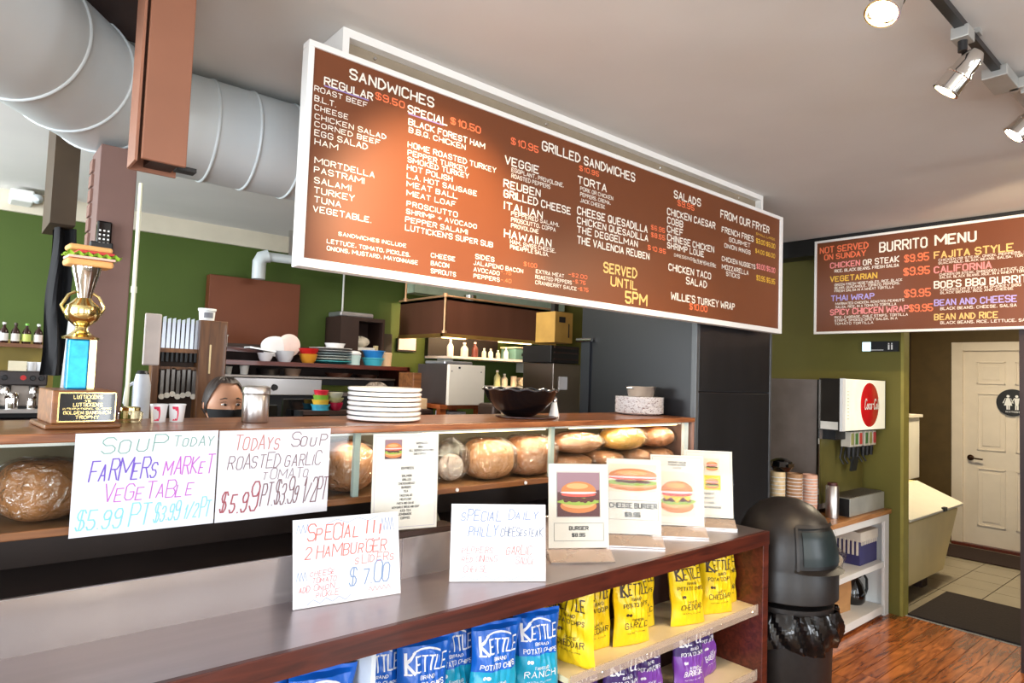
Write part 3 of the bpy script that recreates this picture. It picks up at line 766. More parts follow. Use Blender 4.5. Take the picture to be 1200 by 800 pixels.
MB(wrap).grid(lambda u, v: ((.07*math.sin(v*PI)*math.cos(u*2*PI))*(1+.16*math.sin(11*u*PI*2/2+P6[0]+7*v)), (.07*math.sin(v*PI)*math.sin(u*2*PI))*(1+.14*math.sin(14*v+P6[1])), .08*(1-math.cos(v*PI))*(1+.06*math.sin(8*PI*u))), 36, 20, wu=True).build('outer_film', cb, world=False, smooth=15)
MB(M('bag_white_film', (214, 200, 196), .4, alpha=.6)).grid(lambda u, v: (.045*math.sin(v*PI)*math.cos(u*2*PI)*(1+.2*math.sin(9*u*6.28+v*5)), .045*math.sin(v*PI)*math.sin(u*2*PI), .05*(1-math.cos(v*PI))+.006), 30, 14, wu=True).build('inner_film', cb, world=False, smooth=15)
bun('bread_loaf', 'pale pointed sandwich roll right of the clear crumpled bag', 1.63, 2.035, Z_, .10, .095, .078, crusts[1], 0, 2.7)
bun('bread_loaf', 'tan roll above the gap between the blank sign and the first burger card', 1.85, 2.035, Z_, .11, .095, .080, crusts[0], .1, 2.8)
for (x, sz, lbl) in ((2.10, .11, 'lower roll behind the first burger card'), (2.33, .10, 'lower roll behind the second burger card'), (2.54, .09, 'lower roll behind the third burger card'), (2.73, .08, 'lower roll at the right end of the case')):
    bun('bread_roll', lbl, x, 2.05, Z_, sz, .1, .038, crusts[0], 0, 2.2)
bun('bread_roll', 'wide tan roll with a dark slit above the first burger card', 2.12, 2.02, 1.232, .14, .095, .046, crusts[0], .1, 2.1)
bun('bread_roll', 'shiny golden yellow roll above the cheeseburger card', 2.43, 2.02, 1.232, .13, .095, .054, M('bread_yellow', (232, 176, 80), .45, var=.1, scale=14), .05, 2.2)
bun('bread_roll', 'seeded brown roll at the right end of the top row', 2.715, 2.04, 1.232, .10, .095, .052, M('bread_seeded', (196, 130, 84), .7, var=.4, scale=60, bump=.3), 0, 2.1)

# ================================================================ THINGS ON THE WOOD TOP
TZ = 1.3855
# trophy
tr = thing('trophy', 'sandwich trophy with blue column and silver figure on a wooden plaque base', 'trophy', (.262, 2.10, TZ), math.radians(4))
m_ = MB(wood_md).box((-.088, -.105, 0), (.082, .11, .012)); m_.build('base_plinth', tr, world=False, bevel=.004)
bb_ = MB(wood_md).box((-.074, -.09, .012), (.07, .095, .098)).build('base_block', tr, world=False, bevel=.004)
pq = MB(blackg, gold).box((-.058, -.0925, .02), (.066, -.09, .09), 0)
pq.box((-.061, -.0915, .017), (-.058, -.09, .093), 1).box((.066, -.0915, .017), (.069, -.09, .093), 1).box((-.061, -.0915, .09), (.069, -.09, .093), 1).box((-.061, -.0915, .017), (.069, -.09, .02), 1)
pq = pq.build('plaque', bb_, world=False)
m_ = MB(gold); tp = lambda u, v: (u, -.0932, v)
text(m_, "LUTTICKEN'S", tp, -.028, .077, .064, .0085, .2); text(m_, 'VS.', tp, -.003, .068, .014, .006, .2); text(m_, "LUTTICKEN'S", tp, -.028, .057, .064, .0085, .2)
text(m_, 'INTERNATIONAL CLASSIC', tp, -.05, .049, .108, .004, .2); text(m_, 'GOLDEN SANDWICH', tp, -.048, .037, .104, .0075, .2); text(m_, 'TROPHY', tp, -.022, .025, .052, .0075, .2)
m_.flat = True; m_.build('lettering', bb_, world=False)
cyan = M('holographic_blue', (40, 170, 226), .2, .4, .25, 40)
ccol = MB(cyan).box((-.033, -.02, .098), (.014, .02, .232)).build('column', tr, world=False, bevel=.004)
MB(gold).box((.014, -.018, .098), (.026, .018, .232)).box((.026, -.012, .098), (.032, .014, .232)).build('gold_strip', ccol, world=False)
MB(gold).lathe([(.042, 0), (.044, .006), (.03, .012), (.016, .024), (.014, .034), (.022, .04), (.038, .055), (.043, .072), (.04, .09), (.028, .1), (.018, .112)], (-.004, 0, .232), 28).build('urn', tr, world=False, smooth=40)
MB(chrome).lathe([(.016, 0), (.02, .02), (.026, .045), (.034, .075), (.036, .088), (.03, .09)], (-.002, 0, .34), 12).build('fluted_cup', tr, world=False, smooth=30)
for sg in (-1, 1): MB(gold).tube([(-.004+sg*.04, 0, .30), (-.004+sg*.05, 0, .32), (-.004+sg*.035, 0, .35), (-.004+sg*.02, 0, .36)], .004, 8).build('handle', tr, world=False, smooth=40)
sd = MB(M('toast_bread', (232, 172, 104), .7, var=.1)).box((-.052, -.03, .43), (.056, .04, .448)).build('sandwich_bread', tr, world=False, bevel=.006)
MB(M('ham_slice', (236, 190, 170), .5)).box((-.05, -.034, .449), (.058, .04, .455)).build('ham', sd, world=False)
MB(M('lettuce_leaf', (150, 196, 60), .5)).grid(lambda u, v: (-.056+u*.128, -.042+v*.09, .459+.004*math.sin(u*38)+.004*math.cos(v*30)), 24, 8).build('lettuce', sd, world=False)
MB(M('tomato_slice', (206, 50, 44), .4)).box((-.03, -.036, .463), (.054, .036, .470)).build('tomato', sd, world=False)
MB(M('toast_bread', (232, 172, 104))).box((-.05, -.03, .471), (.052, .036, .486)).build('top_bread', sd, world=False, bevel=.006)
# paper cups
for i, (x, l_) in enumerate(((.475, 'small white paper cup with red mark, left of its pair'), (.525, 'small white paper cup with red mark, beside the woman'))):
    c_ = thing('paper_cup', l_, 'cup', (x, 2.17, TZ), 0, 'red marked paper cups')
    MB(china).lathe([(.019, 0), (.0235, .05), (.0245, .05), (.0245, .054), (.021, .052), (.018, .004)], (0, 0, 0), 24).build('cup_body', c_, world=False, smooth=40)
    MB(M('cup_red', (230, 50, 90), .5)).grid(lambda u, v: ((.0196+.0045*v)*math.cos(-2.4+u*.7+.12*math.sin(v*3)), (.0196+.0045*v)*math.sin(-2.4+u*.7), .005+v*.042), 6, 6).build('red_mark', c_, world=False)
lid = thing('glass_jar', 'low glass jar with brass lid beside the trophy base', 'jar', (.405, 2.2, TZ))
MB(glassmat('jar_glass', (.9, .8, .6))).lathe([(.03, 0), (.034, .01), (.034, .028), (.026, .034)], (0, 0, 0), 24).build('body', lid, world=False, smooth=40)
MB(gold).lathe([(.027, .034), (.027, .042), (.02, .045), (0, .046)], (0, 0, 0), 24, caps=False).build('lid', lid, world=False, smooth=40)
# steel shaker
sk = thing('steel_shaker', 'tall brushed steel canister with lid on the wood top beside the masked woman', 'canister', (.735, 2.1, TZ))
MB(steel).lathe([(.038, 0), (.040, .003), (.040, .086), (.038, .09)], (0, 0, 0), 32).build('body', sk, world=False, smooth=40)
MB(steel).lathe([(.0405, .09), (.0425, .092), (.0425, .106), (.04, .112), (.03, .115), (0, .115)], (0, 0, 0), 32, caps=False).build('lid', sk, world=False, smooth=40)
# white plate stack
for k in range(7):
    p_ = MB(china).lathe([(.08, 0), (.112, .002), (.128, .005), (.131, .009), (.131, .014), (.127, .0166), (.118, .0155), (.08, .009), (0, .009)], (1.185, 2.08, TZ+.001+k*.0168), 48, caps=True).build('dinner_plate', smooth=40)
    tag(p_, 'thick white dinner plate, %s of seven in the tall stack on the wood top' % (ORD[6-k] if k else 'bottom'), 'plate', 'thick white dinner plates stacked at the pass')
# bowl
tr_ = tag(MB(M('tray_dark', (70, 34, 26), .35)).lathe([(.125, 0), (.135, .003), (.135, .006)], (1.89, 2.1, TZ), 40).build('round_mat', smooth=30), 'thin dark round mat beneath the black bowl', 'mat')
bw = MB(M('bowl_black', (9, 9, 11), .18, spec=.35)).lathe([(.055, 0), (.065, .004), (.105, .03), (.14, .07), (.158, .108), (.162, .112), (.156, .112), (.135, .07), (.1, .034), (.05, .012), (0, .01)], (0, 0, 0), 48, caps=False)
bo = thing('serving_bowl', 'large glossy black serving bowl with scalloped rim on the wood top', 'bowl', (1.85, 2.1, TZ+.0065))
bw.build('body', bo, world=False, smooth=50)
MB(M('bowl_rim', (60, 62, 66), .08, coat=1)).grid(lambda u, v: ((.16+.006*math.cos(v*2*PI))*math.cos(u*2*PI), (.16+.006*math.cos(v*2*PI))*math.sin(u*2*PI), .113+.004*math.sin(v*2*PI)+.0035*math.sin(u*2*PI*14)), 84, 8, wu=True, wv=True).build('rim', bo, world=False, smooth=60)
# salt shaker
for i, (x, y) in enumerate(((2.045, 2.09), (2.0, 2.2))):
    s_ = thing('salt_shaker', ('white ceramic salt shaker beside the black bowl', 'squat white shaker half behind the black bowl')[i], 'shaker', (x, y, TZ))
    MB(china).lathe([(.024, 0), (.024, .006), (.018, .03), (.012, .06), (.011, .066)], (0, 0, 0), 20).build('body', s_, world=False, smooth=40)
    MB(chrome).lathe([(.0125, .066), (.0135, .072), (.012, .086), (.006, .092), (0, .093)], (0, 0, 0), 20, caps=False).build('cap', s_, world=False, smooth=40)
# speckled plates and steel pan
spk = bpy.data.materials.new('speckled_paper'); spk.use_nodes = True
nt = spk.node_tree; vo = nt.nodes.new('ShaderNodeTexNoise'); vo.inputs['Scale'].default_value = 90; cr = nt.nodes.new('ShaderNodeValToRGB')
cr.color_ramp.elements[0].position = .36; cr.color_ramp.elements[0].color = (.22, .1, .1, 1); cr.color_ramp.elements[1].position = .44; cr.color_ramp.elements[1].color = (.86, .83, .83, 1)
tc = nt.nodes.new('ShaderNodeTexCoord'); oi_ = nt.nodes.new('ShaderNodeObjectInfo'); va_ = nt.nodes.new('ShaderNodeVectorMath'); va_.operation = 'ADD'; sc_ = nt.nodes.new('ShaderNodeVectorMath'); sc_.operation = 'SCALE'; sc_.inputs[0].default_value = (91, 57, 33); nt.links.new(oi_.outputs['Random'], sc_.inputs['Scale']); nt.links.new(tc.outputs['Object'], va_.inputs[0]); nt.links.new(sc_.outputs[0], va_.inputs[1]); nt.links.new(va_.outputs[0], vo.inputs[0]); nt.links.new(vo.outputs['Fac'], cr.inputs[0]); nt.links.new(cr.outputs[0], nt.nodes['Principled BSDF'].inputs['Base Color'])
for k in range(16):
    zz = TZ+.001+k*.0052
    rr = .122+random.uniform(-.001, .001)
    p_ = MB(spk).lathe([(.09, 0), (.118, .008), (rr+.002, .011), (rr+.002, .0125), (.115, .010), (.09, .003), (0, .003)], (2.72, 2.15, zz), 40).build('paper_plate', smooth=40)
    tag(p_, 'pink speckled paper plate, %s of sixteen in the stack near the black cooler' % ORD[15-k], 'plate', 'speckled paper plates stacked at the right end')
pn = thing('steel_pan', 'small two-handled steel pan on top of the speckled plates', 'pan', (2.73, 2.15, TZ+.092))
MB(steel).lathe([(.06, 0), (.064, .003), (.078, .05), (.082, .053), (.077, .053), (.062, .006), (0, .004)], (0, 0, 0), 36).build('body', pn, world=False, smooth=40)
for sg in (-1, 1): MB(chrome).tube([(sg*.078, -.012, .043), (sg*.09, -.012, .044), (sg*.09, .012, .044), (sg*.078, .012, .043)], .005, 8).build('handle', pn, world=False, smooth=40)

# ================================================================ BLACK COOLER between counter and drinks station
fg = thing('tall_cooler', 'tall black cooler cabinet between the bread case and the drinks station', 'cooler', (3.23, 2.3, 0))
Bx('side_panel', (2.855, 1.91, 0), (2.87, 2.70, 1.985), M('cooler_side', (17, 18, 23), .38, var=.2, scale=1.3), fg)
Bx('body', (2.87, 1.92, 0), (3.595, 2.68, 1.985), black, fg)
Bx('lower_front_panel', (2.875, 1.9, .05), (3.59, 1.92, 1.512), fridgem, fg, bevel=.003)
Bx('upper_front_panel', (2.875, 1.9, 1.518), (3.59, 1.92, 1.985), fridgem, fg, bevel=.003)
Bx('corner_post', (2.85, 1.898, 0), (2.873, 1.93, 1.985), M('cooler_edge', (74, 76, 78), .3), fg, bevel=.002)
Bx('corner_post', (3.59, 1.898, 0), (3.61, 1.93, 1.985), M('cooler_edge', (74, 76, 78), .3), fg, bevel=.002)
Bx('rear_post', (2.84, 2.62, 0), (2.856, 2.69, 1.79), M('cooler_rear', (34, 36, 42), .3), fg)
MB(chrome).cyl((2.835, 2.60, 1.79), (2.835, 2.72, 1.79), .012, n=12).build('hinge', fg, smooth=40)

# ================================================================ HANDWRITTEN SIGNS AND CARDS
def card_frame(x, y, z, yawd, tiltd):
    a = math.radians(yawd); t_ = math.radians(tiltd)
    u = Vector((math.cos(a), math.sin(a), 0)); n_ = Vector((-math.sin(a), math.cos(a), 0))
    v = Vector((0, 0, 1))*math.cos(t_)+n_*math.sin(t_); nf = u.cross(v)
    b = Vector((x, y, z))
    return lambda p, q, d_=0: b+u*p+v*q+nf*d_
def paper_sign(nm, lbl, pos, yawd, tilt, w_, h_, parts, mat_=None, thick=.0015):
    f_ = card_frame(*pos, yawd, tilt)
    t_ = thing(nm, lbl, 'sign', f_(w_/2, 0))
    MB(mat_ or paper).prism([(0, 0), (w_, 0), (w_, h_), (0, h_)], lambda u, v, q: f_(u, v, -q), thick).build('sheet', t_)
    for col, items in parts.items():
        m_ = MB(col); m_.flat = True
        for it in items:
            if it[0] == '~':   # zigzag scribble
                _, u, v, W, H, n_ = it
                P = [(u+W*k/n_, v+(H if k % 2 else 0)) for k in range(n_+1)]
                for a, c in zip(P, P[1:]):
                    dx, dy = c[0]-a[0], c[1]-a[1]; l = math.hypot(dx, dy); dx /= l; dy /= l; q = .0006
                    m_.face([f_((a[0])*w_-dy*q, a[1]*h_+dx*q, .0006), f_(a[0]*w_+dy*q, a[1]*h_-dx*q, .0006), f_(c[0]*w_+dy*q, c[1]*h_-dx*q, .0006), f_(c[0]*w_-dy*q, c[1]*h_+dx*q, .0006)])
            else:
                s_, u, v, W, H, th, rise = it
                text(m_, s_, lambda a, c: f_(a, c, .0006), u*w_, v*h_, W*w_, H*h_, th, slant=.15, jit=.28, rise=rise)
        m_.build('lettering', t_)
    return t_, f_
I_ = lambda n, c: ink(n, c)
paper_sign('soup_sign', 'white soup sign, green and magenta handwriting, taped to the case beside the trophy', (.236, 1.893, 1.132), -1.0, 0, .328, .251, {
    I_('marker_green', (96, 156, 140)): [('SOUP', .17, .80, .42, .14, .06, 0), ('TODAY', .66, .84, .30, .10, .07, 0)],
    I_('marker_violet', (110, 80, 190)): [('FARMERS', .10, .53, .45, .18, .07, 0)],
    I_('marker_magenta', (190, 90, 196)): [('MARKET', .60, .55, .36, .16, .07, 0), ('VEGETABLE', .2, .32, .62, .14, .07, 0)],
    I_('marker_cyan', (130, 206, 222)): [('$5.99 PT', .03, .06, .48, .2, .06, 0), ('$3.99 1/2PT', .55, .08, .41, .18, .06, 0)]})
paper_sign('soup_sign', 'white roasted garlic tomato soup sign taped to the case left of the framed menu', (.568, 1.889, 1.131), -1.2, 0, .322, .25, {
    I_('marker_rose', (196, 120, 110)): [('TODAYS', .13, .78, .38, .14, .07, 0)],
    I_('marker_brown', (120, 84, 90)): [('SOUP', .62, .80, .34, .13, .07, 0), ('ROASTED GARLIC', .08, .57, .82, .14, .06, 0), ('TOMATO', .38, .43, .42, .11, .06, 0), ('PT.$3.99 1/2PT', .37, .14, .60, .24, .05, 0)],
    I_('marker_maroon', (160, 76, 86)): [('$5.99', .03, .10, .30, .26, .06, 0)]})
paper_sign('special_sign', 'white hamburger sliders special sign leaning on the steel counter', (.722, 1.70, .9215), -8, 11.7, .306, .23, {
    I_('marker_salmon', (232, 110, 96)): [('SPECIAL', .12, .74, .48, .15, .085, 0), ('!!!', .66, .70, .14, .2, .085, 0), ('2 HAMBURGER', .1, .54, .76, .13, .085, 0), ('SLIDERS', .56, .42, .38, .09, .085, 0)],
    I_('marker_red', (232, 110, 106)): [('CHEESE', .15, .34, .22, .055, .1, 0), ('TOMATO', .17, .26, .21, .055, .1, 0), ('ONION', .18, .18, .18, .055, .1, 0), ('PICKLE', .2, .1, .2, .055, .1, 0), ('ADD', .05, .17, .09, .06, .1, 0), ('~', .68, .08, .22, .05, 10)],
    I_('marker_greyblue', (120, 146, 186)): [('$ 7.00', .5, .17, .38, .2, .07, 0), ('~', .82, .78, .13, .16, 8), ('~', .03, .84, .12, .1, 6), ('~', .03, .3, .09, .1, 6), ('~', .12, .03, .4, .05, 7), ('~', .3, .92, .5, .05, 5)]})
paper_sign('special_sign', 'white daily special sign with pale writing leaning left of the burger cards', (1.201, 1.664, .9215), -33, 11.1, .302, .233, {
    I_('marker_palegrey', (120, 140, 180)): [('SPECIAL', .1, .78, .42, .13, .085, 0), ('DAILY', .6, .80, .32, .12, .085, 0), ('PHILLY', .18, .58, .3, .13, .085, 0), ('~', .04, .92, .4, .05, 11), ('~', .08, .02, .84, .05, 9)],
    I_('marker_steel', (90, 106, 136)): [('CHEESESTEAK', .52, .58, .44, .1, .085, 0)],
    I_('marker_salmon', (232, 110, 96)): [('PEPPERS', .12, .36, .32, .08, .08, 0), ('RED ONIONS', .12, .25, .36, .07, .08, 0), ('CHEESE', .14, .12, .24, .07, .08, 0), ('GARLIC', .58, .34, .26, .1, .08, 0), ('SAUCE', .68, .22, .2, .08, .08, 0)]})

def blob(cx, cy, rx, ry, n=20, a0=0, a1=360, jag=0, flat_=0):
    P = []
    for k in range(n+1):
        a = math.radians(a0+(a1-a0)*k/n)
        P.append((cx+rx*math.cos(a)*(1+random.uniform(-jag, jag)), cy+ry*math.sin(a)*(1+random.uniform(-jag, jag))))
    return P
PR = {'bun': ink('print_bun', (206, 126, 70)), 'bunhi': ink('print_bun_light', (230, 168, 110)), 'patty': ink('print_patty', (92, 46, 38)), 'tom': ink('print_tomato', (226, 90, 76)),
      'let': ink('print_lettuce', (150, 176, 70)), 'chz': ink('print_cheese', (246, 190, 60)), 'bac': ink('print_bacon', (190, 110, 90)), 'bgd': ink('print_dark_background', (92, 52, 54)), 'bgw': ink('print_pale_background', (238, 214, 190)),
      'bgp': ink('print_plum', (150, 118, 128)), 'yel': ink('print_yellow', (250, 206, 40)), 'onion': ink('print_onion', (236, 206, 210))}
def burger_print(f_, u0, v0, W, H, bg, par, big=1.0, cheese=False, base=.0012):
    m_ = MB(PR[bg], PR['bun'], PR['bunhi'], PR['patty'], PR['tom'], PR['let'], PR['chz'], PR['bac'], PR['onion'], PR['bgp']); m_.flat = True
    lay = [0]
    def poly(P, mi):
        lay[0] += 1
        P = [(min(max(p[0], 0), 1), min(max(p[1], 0), 1)) for p in P]
        m_.face([f_(u0+p[0]*W, v0+p[1]*H, base+lay[0]*.00006) for p in P], mi)
    poly([(0, 0), (1, 0), (1, 1), (0, 1)], 0)
    if bg == 'bgd': poly([(0, .55), (1, .6), (1, 1), (0, 1)], 9)
    k = big
    poly(blob(.5, .24, .40*k, .15*k), 1)
    poly(blob(.5, .29, .36*k, .10*k), 2)
    poly(blob(.5, .34, .44*k, .08*k, 30, jag=.12), 5)
    for q in range(9): poly(blob(.2+.075*q, .38+random.uniform(-.02, .02), .07, .055, 9, jag=.15), 3)
    if cheese:
        poly([(.12, .46), (.88, .46), (.8, .34), (.66, .44), (.5, .3), (.34, .43), (.22, .36)], 6)
        for q in range(7): poly(blob(.24+.085*q, .5+random.uniform(-.02, .02), .07, .035, 9, jag=.2), 7)
    poly(blob(.5, .50, .38*k, .05*k), 4)
    poly(blob(.5, .545, .40*k, .035*k, jag=.05), 8)
    poly([(p[0], max(p[1], .56)) for p in blob(.5, .58, .38*k, .20*k, 28)], 1)
    poly(blob(.47, .69, .24*k, .06*k), 2)
    return m_.build('printed_photo', par)
def acrylic_holder(lbl, pos, yawd, tilt, w_, h_, foot=True):
    f_ = card_frame(*pos, yawd, tilt)
    t_ = thing('card_holder', lbl, 'sign', f_(w_/2, 0))
    MB(card_c).prism([(.004, .004), (w_-.004, .004), (w_-.004, h_-.004), (.004, h_-.004)], lambda u, v, q: f_(u, v, -q), .001).build('printed_card', t_)
    MB(acryl).prism([(0, 0), (w_, 0), (w_, h_), (0, h_)], lambda u, v, q: f_(u, v, .0042-q), .0015).build('acrylic_sheet', t_)
    if foot:
        a = math.radians(yawd); n_ = Vector((-math.sin(a), math.cos(a), 0)); u_ = Vector((math.cos(a), math.sin(a), 0)); b = Vector(pos)
        def g(u, yv, zv): return b+u_*u+n_*yv+Vector((0, 0, zv))
        m_ = MB(acrylic_edge)
        m_.prism([(-.06, -.033), (.05, -.033), (.05, -.030), (-.06, -.030)], lambda u, v, q: g(q, u, v), w_)
        m_.prism([(-.060, -.030), (-.057, -.030), (-.002, .0), (-.005, .0)], lambda u, v, q: g(q, u, v), w_)
        m_.build('acrylic_foot', t_)
        MB(chrome).prism([(-.061, -.0335), (-.0585, -.0335), (-.0585, -.0285), (-.061, -.0285)], lambda u, v, q: g(q, u, v), w_).build('polished_edge', t_)
    return t_, f_
def outline(f_, u0, v0, W, H, m, par, q=.001, d_=.0011, name='printed_border'):
    mb = MB(m); mb.flat = True
    for (a, b, c, e) in ((u0, v0, u0+W, v0+q), (u0, v0+H-q, u0+W, v0+H), (u0, v0, u0+q, v0+H), (u0+W-q, v0, u0+W, v0+H)):
        mb.face([f_(a, b, d_), f_(c, b, d_), f_(c, e, d_), f_(a, e, d_)])
    return mb.build(name, par)
kk = TX['k']; grey = ink('grey', (120, 116, 124))
HZ = .9545
# A burger
t_, f_ = acrylic_holder('burger price card in clear holder, nearest of the four burger cards', (1.632, 1.679, HZ), -30.3, 8.2, .231, .302)
burger_print(f_, .036, .112, .158, .155, 'bgd', t_, 1.08); outline(f_, .034, .11, .162, .16, grey, t_)
outline(f_, .024, .028, .184, .062, kk, t_)
m_ = MB(kk); m_.flat = True; text(m_, 'BURGER', lambda u, v: f_(u, v, .0012), .08, .066, .07, .012, .3); text(m_, '$8.95', lambda u, v: f_(u, v, .0012), .09, .043, .048, .011, .3); m_.build('lettering', t_)
# B cheese burger
t_, f_ = acrylic_holder('cheeseburger price card in clear holder, second of the four burger cards', (1.985, 1.722, HZ), -42, 9.3, .224, .298)
burger_print(f_, .014, .165, .19, .108, 'bgw', t_, 1.35)
outline(f_, .012, .058, .198, .075, kk, t_)
m_ = MB(kk); m_.flat = True; text(m_, 'CHEESE BURGER', lambda u, v: f_(u, v, .0012), .018, .103, .186, .018, .26); text(m_, '$9.95', lambda u, v: f_(u, v, .0012), .078, .070, .06, .015, .26); m_.build('lettering', t_)
# C
t_, f_ = acrylic_holder('bacon cheeseburger card with large photo, third of the four burger cards', (2.269, 1.722, HZ), -42, 9.1, .232, .299)
burger_print(f_, .035, .04, .16, .185, 'bgw', t_, 1.1, True); outline(f_, .012, .012, .208, .275, grey, t_)
m_ = MB(kk); m_.flat = True
text(m_, 'GOURMET BACON', lambda u, v: f_(u, v, .0012), .08, .262, .075, .006, .2); text(m_, 'CHEESE BURGER', lambda u, v: f_(u, v, .0012), .08, .251, .075, .006, .2); text(m_, '$11.95', lambda u, v: f_(u, v, .0012), .1, .238, .035, .006, .2); m_.build('lettering', t_)
# D
t_, f_ = acrylic_holder('card with two small food photos, last of four at the far end of counter', (2.545, 1.745, HZ), -46, 9.5, .222, .304)
outline(f_, .012, .012, .198, .28, grey, t_)
burger_print(f_, .095, .205, .065, .06, 'bgw', t_); burger_print(f_, .09, .125, .075, .065, 'yel', t_)
m_ = MB(kk); m_.flat = True
for k, s_ in enumerate(('DOUBLE', 'MEAT', '$11.95', 'ADD FRIES $3.00')): text(m_, s_, lambda u, v: f_(u, v, .0012), .085, .105-k*.02, .05+.03*(k == 3), .007, .2)
m_.build('lettering', t_)
# M menu page
t_, f_ = acrylic_holder('framed white menu page with small food photo standing before the bread case', (1.0, 1.815, 1.062), -12, 2.5, .226, .308, False)
outline(f_, .012, .012, .202, .284, I_('menu_border', (170, 160, 190)), t_)
burger_print(f_, .042, .225, .055, .06, 'bgd', t_, 1.3)
m_ = MB(kk); m_.flat = True
rows = [('SANDWICHES', .145, .27, .04), ('AND', .152, .258, .018), ('ALL SERVED WITH FRIES', .122, .247, .085), ('DAILY SPECIAL', .138, .236, .046), ('ENTREES', .098, .192, .04), ('SALMON', .1, .168, .032), ('GRILLED', .102, .156, .028), ('CHICKEN BREAST', .09, .144, .054), ('BURGER', .1, .132, .03), ('TEA', .107, .12, .014),
        ('TACO SALAD', .094, .107, .042), ('MEATLOAF', .096, .095, .038), ('PASTA AND SALAD', .086, .083, .056), ('WITH GARLIC BREAD AND SOUP', .07, .071, .09), ('ICED TEA', .098, .06, .034), ('LEMONADE', .09, .049, .045), ('COFFEE', .1, .037, .03)]
for s_, u, v, W in rows: text(m_, s_, lambda a, c: f_(a, c, .0012), u, v, W, .0062, .3)
m_.build('lettering', t_)
tag(Bx('ledge_shelf', (.93, 1.776, 1.046), (1.3, 1.86, 1.0615), darkb), 'small dark ledge under the framed menu page', 'ledge')

# ================================================================ SNACK BAGS
def bagfn(w_, h_, d_, seed):
    r = random.Random(seed); ph_ = [r.uniform(0, 6.28) for _ in range(8)]
    def f(u, v, side, off=0):
        X = (u-.5)*2; e = max(0, 1-abs(X)**2.6)**.6
        vv = min(1, max(0, v)); prof = (math.sin(PI*min(1, (vv*.96+.02)))**.42)
        z = v*h_
        wr = .006*math.sin(7*X+5*v*3+ph_[0])*math.sin(9*v+ph_[1])+.004*math.sin(16*v+ph_[2]+3*X)+.0025*math.sin(23*X+ph_[3])
        y = side*(d_/2*e*prof+wr*e*prof)
        pinch = 1-.10*math.sin(PI*vv)+.02*math.sin(12*v+ph_[4])
        if v > .955: y = side*(.0008+.0016*(1+math.sin(60*X))*0)+.003*math.sin(9*X+ph_[5])
        lean = .02*math.sin(ph_[6])*(v**2)
        return Vector((X*w_/2*pinch+lean, y-side*0+(-off), z))
    return f
BG = {
 'blue': (M('bag_deep_blue', (16, 96, 196), .28, 0, .08), M('bag_turquoise', (24, 160, 196), .28, 0, .08), ink('bag_white', (240, 240, 244))),
 'yellow': (M('bag_yellow', (244, 206, 22), .3, 0, .05), M('bag_yellow_low', (248, 212, 30), .3, 0, .05), ink('bag_brown_ink', (66, 44, 22))),
 'purple': (M('bag_dark_purple', (62, 34, 104), .28, 0, .1), M('bag_violet', (128, 66, 168), .28, 0, .08), ink('bag_white', (240, 240, 244)))}
def make_bag(kind, flav, seed, w_=.168, h_=.262, d_=.075):
    t_ = thing('chip_bag', 'x', 'chip bag')
    f = bagfn(w_, h_, d_, seed); a, b, c = BG[kind]
    split = {'blue': .5, 'yellow': .33, 'purple': .52}[kind]
    m_ = MB(a, b)
    for sd in (-1, 1): m_.grid(lambda u, v: f(u, v, sd), 22, 30, mi=lambda u, v: 0 if v >= split else 1)
    m_.build('bag_film', t_, world=False, smooth=35)
    pm = MB(c); pm.flat = True; lf = [0]
    def P(u, v):
        U = .5+u/w_; V = v/h_; p = f(U, V, -1); return (p.x, p.y-.0012-lf[0], p.z)
    def sub(s_, u, v, W, H, th, **k):
        q = MB(c); text(q, s_, lambda a_, c_: Vector((a_, c_, 0)), u, v, W, H, th, **k)
        for fc in q.f:   # subdivide ribbons so that they hug the film
            A, B_, C_, D_ = [q.v[i] for i in fc]
            n_ = max(1, int((A-D_).length/.006)); lf[0] = A.z
            for i in range(n_):
                s0, s1_ = i/n_, (i+1)/n_
                pm.face([P(*(A.lerp(D_, s0))[:2]), P(*(B_.lerp(C_, s0))[:2]), P(*(B_.lerp(C_, s1_))[:2]), P(*(A.lerp(D_, s1_))[:2])])
    sub('K', -.064, .176, .026, .052, .24); sub('ETTLE', -.034, .180, .096, .038, .26)
    # serifs and the steam arc over the word
    for uu in (-.064, -.056): sub('-', uu-.004, .176-.012, .012, .024, .2)
    pts = [(-.045+.012*k, .226+.012*math.sin(PI*k/7)) for k in range(8)]
    for p, q in zip(pts, pts[1:]):
        pm.face([P(p[0], p[1]-.002), P(q[0], q[1]-.002), P(q[0], q[1]+.003), P(p[0], p[1]+.003)])
    sub('BRAND', -.02, .160, .048, .009, .2); sub('POTATO CHIPS', -.062, .138, .124, .013, .18)
    for uu in (-.045, -.034): pm.face([P(uu+.006*math.cos(k*PI/4), .112+.006*math.sin(k*PI/4)) for k in range(8)])
    sub(flav[0], -.02, .088, .05, .009, .17); sub(flav[1], -.055, .064, .112, .019, .15)
    sub('NATURAL FLAVORS', -.045, .046, .09, .004, .2)
    o = pm.build('bag_print', t_, world=False)
    return t_
protos = {k: make_bag(*k) for k in (('blue', ('FARMSTAND', 'RANCH'), 3), ('blue', ('FARMSTAND', 'RANCH'), 11), ('yellow', ('WHITE', 'CHEDDAR'), 5), ('yellow', ('WHITE', 'CHEDDAR'), 21), ('yellow', ('PARMESAN', 'GARLIC'), 8), ('purple', ('KOREAN', 'BARBEQUE'), 13), ('purple', ('KOREAN', 'BARBEQUE'), 17))}
PK = list(protos)
used = set()
def put_bag(ki, x, y, z, rz, lean, lbl, grp):
    p = protos[PK[ki]]
    if ki in used: t_ = dup(p)
    else: t_ = p; used.add(ki)
    t_.location = (x, y, z); t_.rotation_euler = (math.radians(lean), 0, math.radians(rz)); t_['label'] = lbl; t_['group'] = grp
U = .5985
